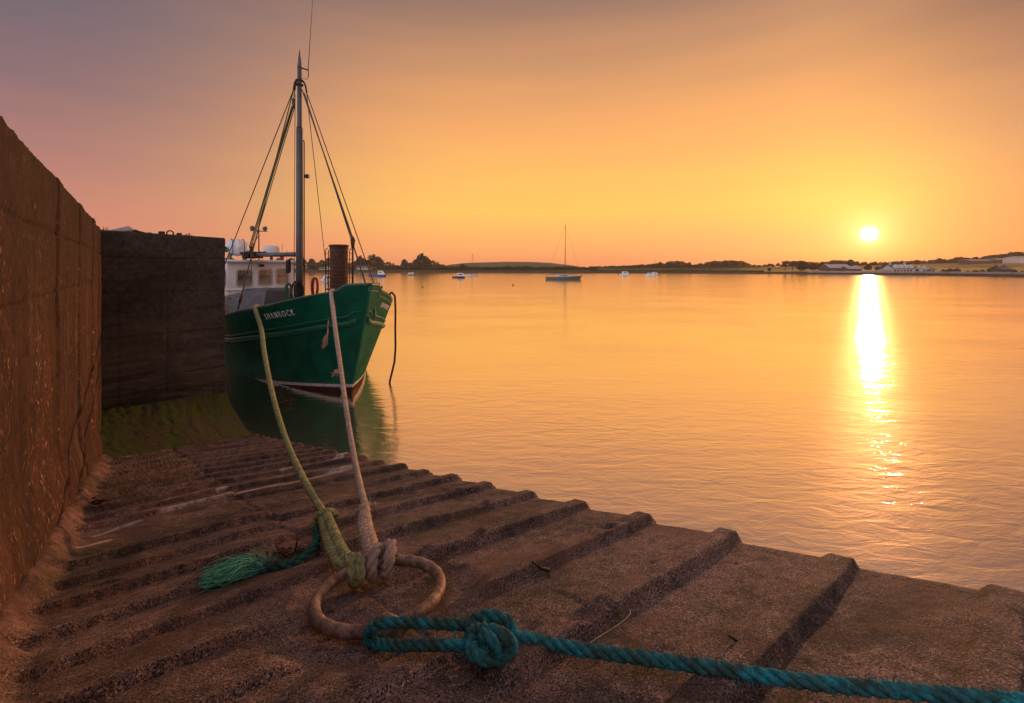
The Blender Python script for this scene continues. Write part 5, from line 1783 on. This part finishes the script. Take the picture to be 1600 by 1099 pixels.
def house(name, px0, px1, y, h_wall, h_roof, depth, wallm, roofm, label, n_win=4, gables=0, cat='house', chim=True):
    a, b = land_pt(px0, y), land_pt(px1, y)
    z = float(land_z((px0 + px1) / 2, y)) - 0.2
    o = empty(name, ((a.x + b.x) / 2, y, z), math.atan2(0, 1))
    tag(o, label, cat)
    L = b.x - a.x
    mb = MB()
    mb.box((0, depth / 2, (h_wall + 0.2) / 2), (L, depth, h_wall + 0.2))
    for s in (-1, 1):
        x = s * (L / 2)
        mb.add([(x, 0, h_wall + 0.2), (x, depth, h_wall + 0.2), (x, depth / 2, h_wall + h_roof)], [(0, 1, 2) if s > 0 else (0, 2, 1)])
    mb.build('wall', wallm, o)
    mb = MB()
    e = 0.35
    x0, x1 = -L / 2 - e, L / 2 + e
    zt, ze = h_wall + 0.2 + h_roof, h_wall + 0.12
    th = 0.12
    for sy, ye in ((0, -e), (1, depth + e)):
        mb.add([(x0, ye, ze), (x1, ye, ze), (x1, depth / 2, zt), (x0, depth / 2, zt), (x0, ye, ze + th), (x1, ye, ze + th), (x1, depth / 2, zt + th), (x0, depth / 2, zt + th)],
               [(0, 1, 2, 3), (7, 6, 5, 4), (0, 4, 5, 1), (1, 5, 6, 2), (3, 2, 6, 7), (0, 3, 7, 4)])
    rf = mb.build('roof', roofm, o)
    if chim:
        for s in (-0.38, 0.38):
            mb = MB()
            mb.box((L * s, depth / 2, zt + 0.35), (0.6, 0.7, 1.2))
            mb.build('chimney', wallm, rf)
    for k_ in range(n_win):
        x = -L / 2 + L * (k_ + 0.5) / n_win
        mb = MB()
        mb.box((x, -0.02, h_wall * 0.55), (min(1.1, L / n_win * 0.5), 0.06, h_wall * 0.42))
        mb.build('window', M_DARKW, o)
    for k_ in range(gables):
        x = -L / 2 + L * (k_ + 0.5) / gables
        w_ = L / gables * 0.36
        mb = MB()
        mb.prism([(-w_, 0), (w_, 0), (w_, 1.0), (0, 1.0 + w_ * 1.1), (-w_, 1.0)], 0, 1.8, 0, Matrix.Rotation(PI / 2, 3, 'X'), (x, 1.0, h_wall + 0.25))
        mb.build('dormer', wallm, rf)
    return o


house('shed', 1297, 1331, 262, 2.0, 2.1, 9, M_SHED, M_ROOFL, 'larger of two low sheds with a pale sheet roof on the shore below the sun', 0, cat='shed', chim=False)
house('shed', 1326, 1347, 254, 1.5, 1.4, 7, M_SHED, M_ROOFL, 'smaller low shed with a pale roof, right of the larger one below the sun', 0, cat='shed', chim=False)
house('row_house', 1396, 1426, 226, 1.8, 2.0, 7, M_RENDER, M_SLATE, 'long white gabled house with slate roof and dormers just above the sea wall', 6, 4)
house('cottage', 1441, 1453, 216, 1.4, 0.9, 5, M_RENDER, M_ROOFL, 'small white cottage right of the long gabled house', 2)
house('cottage', 1454, 1462, 217, 1.1, 0.7, 5, M_RENDER, M_SLATE, 'tiny white annexe at the right side of the small white cottage', 1, chim=False)
house('cottage', 1383, 1393, 224, 1.0, 0.6, 5, M_RENDER, M_ROOFL, 'tiny white outhouse at the left end of the long gabled house', 2, chim=False)
house('bungalow', 1566, 1583, 190, 1.2, 1.1, 6, M_SHED, M_SLATE, 'grey roofed bungalow among shrubs at the right end of the sea wall', 3)
house('greenhouse', 1517, 1556, 345, 2.6, 0.8, 10, M_SHED, M_ROOFL, 'long low pale roofed shed at the top of the ochre field', 0, cat='shed', chim=False)
house('greenhouse', 1558, 1592, 343, 2.6, 0.8, 10, M_SHED, M_ROOFL, 'second long pale roofed shed, right of the first at the top of the ochre field', 0, cat='shed', chim=False)
house('greenhouse', 1594, 1640, 330, 3.6, 1.2, 12, M_RENDER, M_ROOFL, 'taller pale farm building at the right frame edge above the field', 0, cat='barn', chim=False)
house('cottage', 557, 575, 392, 1.9, 1.6, 7, M_RENDER, M_SLATE, 'white cottage under the flat topped tree right of the steel pile', 4)
house('caravan', 498, 513, 396, 2.0, 0.5, 5, M_RENDER, M_ROOFL, 'pale low cabin on the green shore left of the steel pile', 3, cat='cabin', chim=False)
# sea wall on the right shore
wp = np.arange(1262, 2300, 6.0)
mb = MB()
pr = None
for px in wp:
    y = float(shore_y(px)) + 3.0
    x = (px - CX) / F * y
    zt = 1.7 + 0.12 * math.sin(px * 0.3)
    cur = [(x, y - 0.5, -0.3), (x, y - 0.3, zt), (x, y + 0.3, zt), (x, y + 0.3, 0.3)]
    if pr: mb.add(pr + cur, [(0, 4, 5, 1), (1, 5, 6, 2), (2, 6, 7, 3)])
    pr = cur
tag(mb.build('sea_wall', M_SEAW), 'low stone sea wall along the foot of the right shore', 'wall')
for px, y, h_, lb_ in ((1023.5, 430, 8.0, 'thin mast on the skyline above the two white motorboats'), (1310, 415, 5.5, 'thin pole among the trees left of the sun'), (762, 640, 3.0, 'tiny post on top of the grassy hill')):
    p = land_pt(px, y)
    if y > 600: p.z = 12.5
    mb = MB()
    mb.tube([(0, 0, 0), (0, 0, h_)], [0.16, 0.10], 6)
    mb.tube([(-0.5, 0, h_ * 0.9), (0.5, 0, h_ * 0.9)], 0.05, 5)
    o = mb.build('pole', M_SHED); o.location = p
    tag(o, lb_, 'pole')

# ---------------------------------------------------------------- moored boats and buoys
M_BLUE = simple('blue_boat_paint', (0.03, 0.10, 0.26), 0.35, 0.15, 2.0)
M_NAVY = simple('dark_boat_paint', (0.03, 0.035, 0.055), 0.35, 0.15, 2.0)
M_BWHITE = simple('white_gelcoat', (0.72, 0.70, 0.68), 0.35, 0.05, 2.0)
M_YGREY = simple('grey_green_gelcoat', (0.085, 0.105, 0.10), 0.35, 0.1, 2.0)
M_BUOYR = simple('red_buoy', (0.52, 0.035, 0.020), 0.45, 0.15, 3.0)
M_BUOYD = simple('dark_buoy', (0.10, 0.045, 0.03), 0.6, 0.3, 3.0)


def hull_mb(L, B, fb, sheer_=0.25, trans=0.75):
    mb = MB()
    rows = []
    for q in np.linspace(0, 1, 15):
        b = B / 2 * (trans + (1 - trans) * math.sin(min(1, q / 0.45) * PI / 2)) * (1 - max(0, (q - 0.45) / 0.55) ** 2.2)
        z = fb * (1 + sheer_ * q * q)
        x0 = -L / 2 + L * q * 0.93
        x1 = -L / 2 + L * q
        rows.append([(x0, -b * 0.7, -0.15), (x0 * 0.5 + x1 * 0.5, -b * 0.93, z * 0.5), (x1, -b, z), (x1, 0, z + 0.02), (x1, b, z), (x0 * 0.5 + x1 * 0.5, b * 0.93, z * 0.5), (x0, b * 0.7, -0.15)])
    v = [p for r in rows for p in r]
    f = []
    for i in range(len(rows) - 1):
        for j in range(6):
            a = i * 7 + j
            f.append((a, a + 7, a + 8, a + 1))
    f.append(tuple(range(7)))
    mb.add(v, f)
    return mb


def motorboat(px, py, L, hm, face, label, cabin=(0.1, 0.32, 0.75), rz=0.0, wheel=True):
    p = on_water(px, py)
    o = empty('motorboat', p, rz + (0 if face > 0 else PI))
    tag(o, label, 'motorboat')
    hull_mb(L, L * 0.36, L * 0.115).build('hull', hm, o)
    mb = MB()
    cx, cl_, ch = cabin
    B = L * 0.26
    z0 = L * 0.12
    x0, x1 = L * (cx - cl_ / 2), L * (cx + cl_ / 2)
    hh = L * 0.13 * ch / 0.75
    mb.add([(x0, -B / 2, z0), (x1 + hh * 0.8, -B / 2, z0), (x1, -B / 2 * 0.85, z0 + hh), (x0, -B / 2 * 0.85, z0 + hh), (x0, B / 2, z0), (x1 + hh * 0.8, B / 2, z0), (x1, B / 2 * 0.85, z0 + hh), (x0, B / 2 * 0.85, z0 + hh)],
           [(0, 1, 2, 3), (7, 6, 5, 4), (1, 5, 6, 2), (3, 2, 6, 7), (0, 3, 7, 4)])
    mb.box(((x0 + x1) / 2 - 0.02 * L, 0, z0 + hh + 0.02), ((x1 - x0) * 1.15, B * 0.95, 0.06))
    cb = mb.build('cabin', M_BWHITE, o)
    for s in (-1, 1):
        mb = MB()
        mb.box(((x0 + x1) / 2 + 0.03 * L, s * (B / 2 * 0.93 + 0.012), z0 + hh * 0.58), ((x1 - x0) * 0.62, 0.03, hh * 0.36), M=Matrix.Rotation(-s * 0.12, 3, 'X'))
        mb.build('window', M_DARKW, cb)
    mb = MB()
    mb.tube([(x1 * 1.1, B * 0.4, z0 * 1.05), (L * 0.36, B * 0.35, z0 * 1.9), (L * 0.47, 0, z0 * 2.0), (L * 0.36, -B * 0.35, z0 * 1.9), (x1 * 1.1, -B * 0.4, z0 * 1.05)], 0.02, 5)
    mb.tube([((x0 + x1) / 2, 0, z0 + hh), ((x0 + x1) / 2, 0, z0 + hh + L * 0.09)], 0.02, 5)
    mb.build('rail', M_WIRE, o)
    mb = MB()
    mb.box((-L * 0.52, 0, L * 0.07), (L * 0.06, L * 0.07, L * 0.16), bev=0.02)
    mb.build('outboard_motor', M_NAVY, o)
    return o


motorboat(591, 432.5, 6.2, M_BLUE, 1, 'blue hulled motorboat with a white cabin moored off the left shore', (0.12, 0.22, 1.3))
motorboat(643, 430.5, 3.4, M_NAVY, -1, 'small dark hulled cabin boat moored in front of the big cypress', (0.05, 0.55, 1.3))
motorboat(717.5, 434.5, 4.0, M_NAVY, 1, 'dark hulled motorboat lying in front of a pale yacht left of the middle', (0.05, 0.45, 1.5), rz=0.2)
motorboat(515, 441.5, 3.6, M_BWHITE, -1, 'white motorboat half hidden behind the rusty steel pile', (0.0, 0.5, 1.8), rz=0.9)
motorboat(975.5, 430.5, 5.0, M_BWHITE, 1, 'white motorboat moored alone right of the sailing yacht', (0.02, 0.42, 1.2))
motorboat(1015, 431.5, 4.2, M_BWHITE, -1, 'front white motorboat of the overlapping pair below the skyline mast', (-0.05, 0.4, 1.0))
motorboat(1022, 430.2, 3.8, M_BWHITE, 1, 'rear white motorboat of the overlapping pair below the skyline mast', (0.05, 0.45, 1.3))


def yacht(px, py, L, mast_h, hm, label, rz=0.0, face=1):
    p = on_water(px, py)
    o = empty('sailing_yacht', p, rz + (0 if face > 0 else PI))
    tag(o, label, 'yacht')
    hull_mb(L, L * 0.28, L * 0.085, 0.3, 0.55).build('hull', hm, o)
    mb = MB()
    z0 = L * 0.09
    mb.prism([(-L * 0.22, z0 * 0.9), (L * 0.26, z0 * 1.0), (L * 0.14, z0 + L * 0.045), (-L * 0.05, z0 + L * 0.06), (-L * 0.2, z0 + L * 0.055)], -L * 0.08, L * 0.08, 0, Matrix.Rotation(PI / 2, 3, 'X'))
    cb = mb.build('cabin', M_BWHITE, o)
    for s in (-1, 1):
        mb = MB()
        mb.box((-L * 0.02, s * (L * 0.08 + 0.012), z0 + L * 0.028), (L * 0.22, 0.03, L * 0.018))
        mb.build('window', M_DARKW, cb)
    mx = L * 0.04
    mb = MB()
    mb.tube([(mx, 0, z0), (mx, 0, mast_h)], [0.075, 0.055], 8)
    mb.build('mast', M_SHED, o)
    mb = MB()
    mb.tube([(mx, 0, z0 + L * 0.095), (-L * 0.34, 0, z0 + L * 0.09)], 0.10, 8)
    mb.build('boom', M_NAVY, o)
    for a, b in (((mx, 0, mast_h * 0.97), (L * 0.49, 0, z0 * 1.3)), ((mx, 0, mast_h * 0.98), (-L * 0.48, 0, z0)), ((mx, 0, mast_h * 0.7), (mx - 0.3, L * 0.13, z0)), ((mx, 0, mast_h * 0.7), (mx - 0.3, -L * 0.13, z0))):
        mb = MB(); wire(mb, a, b, 0.018); mb.build('stay', M_WIRE, o)
    mb = MB()
    for s in (-1, 1):
        pts = [(L * q, s * L * 0.13 * (1 if q < 0.2 else max(0.1, 1 - (q - 0.2) / 0.32)), z0 * (1.1 if q < 0.2 else 1.25) + L * 0.05) for q in (-0.47, -0.2, 0.0, 0.2, 0.35, 0.49)]
        mb.tube(pts, 0.02, 5)
        for q in pts: mb.tube([q, (q[0], q[1], q[2] - L * 0.05)], 0.02, 5)
    mb.build('rail', M_WIRE, o)
    return o


yacht(881, 437.5, 9.6, 14.6, M_YGREY, 'grey green sailing yacht with a tall bare mast moored in mid channel')
yacht(737, 431.5, 6.0, 9.0, M_BWHITE, 'pale yacht with a short mast lying behind the dark motorboat', rz=0.5)
yacht(1026, 429.3, 5.0, 8.0, M_BWHITE, 'tiny white yacht with a thin mast behind the pair of motorboats', rz=0.4) if False else None


def buoy(px, py, r, m, label):
    p = on_water(px, py)
    o = empty('buoy', p)
    tag(o, label, 'buoy')
    mb = MB()
    mb.lathe([(r * 0.3, -r * 0.5), (r * 0.9, -r * 0.2), (r, r * 0.25), (r * 0.8, r * 0.7), (r * 0.35, r * 0.95), (r * 0.1, r)], n=16)
    mb.build('float', m, o)
    mb = MB()
    mb.tube([Vector((math.cos(a) * r * 0.18, 0, r * 1.12 + math.sin(a) * r * 0.18)) for a in np.linspace(0, 2 * PI, 10, endpoint=False)], r * 0.06, 5, closed=True)
    mb.build('lifting_eye', M_WIRE, o)


for px, py, r, m, lb_ in ((660, 449.5, 0.19, M_BUOYR, 'red mooring buoy, the largest one, on open water below the big cypress'), (594, 434.2, 0.14, M_BUOYD, 'small dark buoy directly below the blue motorboat'), (653.5, 430.6, 0.14, M_BUOYD, 'small dark buoy just right of the small dark cabin boat'),
                          (676.5, 433.2, 0.16, M_BUOYD, 'dark buoy alone between the cabin boat and the dark motorboat'), (740, 431.0, 0.2, M_BUOYR, 'red buoy at the right end of the pale yacht'), (745.5, 433.2, 0.13, M_BUOYD, 'small dark buoy right of the red one beside the pale yacht'),
                          (806, 431.0, 0.16, M_BUOYD, 'dark buoy midway between the pale yacht and the grey yacht'), (801.5, 446.0, 0.19, M_BUOYD, 'rust brown buoy on open water left of the grey yacht'), (907.5, 438.2, 0.19, M_BUOYR, 'red buoy under the bow of the grey yacht'),
                          (1100, 431.5, 0.12, M_BUOYD, 'tiny dark buoy on the bright water below the middle treeline'), (1148, 432.5, 0.14, M_BUOYD, 'tiny dark buoy right of the other one on the bright water'), (1249, 438.5, 0.16, M_BUOYD, 'tiny dark buoy on the yellow water left of the sun glitter'),
                          (460.5, 434.5, 0.13, M_BUOYD, 'tiny dark buoy seen between the white wheelhouse and the grey mast')):
    buoy(px, py, r, m, lb_)

# ---------------------------------------------------------------- gear on top of the pier
ZP = ZA - 0.03
fd = Vector((PD[0], PD[1], 0))
bk = Vector((-PN[0], -PN[1], 0))
prz = math.atan2(PD[1], PD[0])


def pier_px(px, back):
    """point on the pier top a given distance behind its front face, at photo column px"""
    k_ = (px - CX) / F
    o = Vector((PA[0], PA[1], 0)) + bk * back
    q = (k_ * o.y - o.x) / (fd.x - k_ * fd.y)
    p = o + fd * q
    p.z = float(np.interp(q, [0, PLEN], [ZA, ZB])) - 0.04
    return p


M_TARP = simple('weathered_pale_box', (0.36, 0.31, 0.28), 0.7, 0.25, 3.0, dirt=(0.12, 0.07, 0.05), dirt_amt=0.7)
M_TROUGH = simple('faded_green_steel', (0.045, 0.06, 0.028), 0.8, 0.4, 4.0, dirt=(0.09, 0.04, 0.02), dirt_amt=0.7)
cp = pier_px(189, 1.2)
cr = empty('storage_chest', cp, prz)
tag(cr, 'pale weathered chest with a sloping lid on top of the dark pier', 'chest')
wpx = (cp.y) / F
mb = MB()
W2 = 25 * wpx * 1.15
D2 = 0.5
hz = 0.16
mb.add([(-W2 / 2, 0, 0), (W2 / 2, 0, 0), (W2 / 2, D2, 0), (-W2 / 2, D2, 0), (-W2 / 2, 0, hz * 0.45), (W2 / 2, 0, hz * 0.9), (W2 / 2, D2, hz * 0.9), (-W2 / 2, D2, hz * 0.45)], [(0, 3, 2, 1), (0, 1, 5, 4), (1, 2, 6, 5), (2, 3, 7, 6), (3, 0, 4, 7), (4, 5, 6, 7)])
mb.build('body', M_TARP, cr)
mb = MB()
mb.add([(-W2 / 2 - 0.02, -0.03, hz * 0.48), (W2 / 2 + 0.02, -0.03, hz * 0.94), (W2 / 2 + 0.02, D2 + 0.02, hz * 0.94), (-W2 / 2 - 0.02, D2 + 0.02, hz * 0.48), (-W2 / 2 - 0.02, 0.03, hz * 0.75), (W2 / 2 - 0.05, 0.03, hz * 1.35), (W2 / 2 - 0.05, D2 - 0.03, hz * 1.35), (-W2 / 2 + 0.02, D2 - 0.03, hz * 0.75)],
       [(0, 3, 2, 1), (0, 1, 5, 4), (1, 2, 6, 5), (2, 3, 7, 6), (3, 0, 4, 7), (4, 5, 6, 7)])
mb.build('lid', M_TARP, cr)
gp = pier_px(243, 1.2)
gr = empty('dredge_gear', gp, prz)
tag(gr, 'rusty fishing dredge gear with rings and bars lying along the pier top', 'fishing gear')
L2 = 88 * gp.y / F * 1.12
mb = MB()
mb.box((0, 0.25, 0.05), (L2, 0.5, 0.10), bev=0.015)
mb.build('trough', M_TROUGH, gr)
def gx(px): return (px - 243) / 88 * L2
for px, w_, h_ in ((212, 9, 0.10), (222, 7, 0.09)):
    mb = MB()
    ww = w_ / 88 * L2
    mb.tube([(gx(px) - ww / 2, 0.2, 0.08), (gx(px) - ww / 2, 0.2, 0.08 + h_), (gx(px) + ww / 2, 0.2, 0.08 + h_), (gx(px) + ww / 2, 0.2, 0.08)], 0.017, 6)
    mb.tube([(gx(px) - ww / 2, 0.2, 0.06 + h_), (gx(px) + ww / 2, 0.2, 0.07 + h_)], 0.028, 6)
    mb.build('frame', M_RUST, gr)
mb = MB()
mb.tube([(gx(226), 0.2, 0.155), (gx(235), 0.2, 0.125), (gx(246), 0.2, 0.115)], 0.018, 6)
mb.build('bar', M_RUST, gr)
for px, s_ in ((240, 0.035), (254, 0.06), (262, 0.02), (275, 0.05), (281, 0.025)):
    mb = MB()
    mb.box((gx(px), 0.2, 0.10 + s_ / 2), (s_ * 1.4, 0.08, s_ * 1.5), bev=0.006)
    mb.build('bracket', M_RUST, gr)
mb = MB()
rc = Vector((gx(264), 0.2, 0.145))
mb.tube([rc + Vector((math.cos(a) * 0.05, 0, math.sin(a) * 0.05)) for a in np.linspace(0, 2 * PI, 18, endpoint=False)], 0.012, 6, closed=True)
mb.build('ring', M_RUST, gr)
bp = pier_px(294, 2.2)
o = tree('bush', 0, 0.1, 0.20, 1.0, 'small green bush growing on the pier top right of the rusty gear', None, 'shrub', cat='shrub')
o.location = bp; o.scale = (0.17, 0.17, 0.25)
bp = pier_px(349, 4.5)
o = tree('bush', 0, 0.1, 0.3, 1.0, 'green shrub showing past the right corner of the pier beside the life raft', None, 'shrub', cat='shrub')
o.location = pier_px(349, 6.0); o.scale = (0.16, 0.16, 0.20)
p0 = pier_px(160, 1.0)
mb = MB()
for a, l_ in ((-0.5, 0.13), (0.1, 0.17), (0.6, 0.15), (1.0, 0.12)):
    mb.tube([(0, 0, 0), (math.sin(a) * l_ * 0.5, 0, l_ * 0.6), (math.sin(a) * l_, 0.0, l_)], [0.008, 0.006, 0.002], 5)
    mb.tube([(math.sin(a) * l_ * 0.5, 0, l_ * 0.6), (math.sin(a + 0.5) * l_ * 0.7, 0, l_ * 0.9)], [0.005, 0.002], 5)
o = mb.build('dry_weed', M_BARK); o.location = p0
tag(o, 'dry bare weed stalk poking up behind the far end of the tall wall', 'weed')

# ---------------------------------------------------------------- evening haze
t = NT('evening_haze')
vol = t.n('VolumePrincipled', {'Color': (0.93, 0.80, 0.66, 1), 'Density': HAZE_D, 'Anisotropy': 0.35}) if 'HAZE_D' in globals() else t.n('VolumePrincipled', {'Color': (0.93, 0.82, 0.70, 1), 'Density': 0.00030, 'Anisotropy': 0.3})
t.t.links.new(vol.outputs[0], t.out.inputs[1])
mb = MB()
mb.box((0, 570, 10.5), (2600, 1300, 30))
hz_o = mb.build('haze', t.mat)
tag(hz_o, kind='stuff')
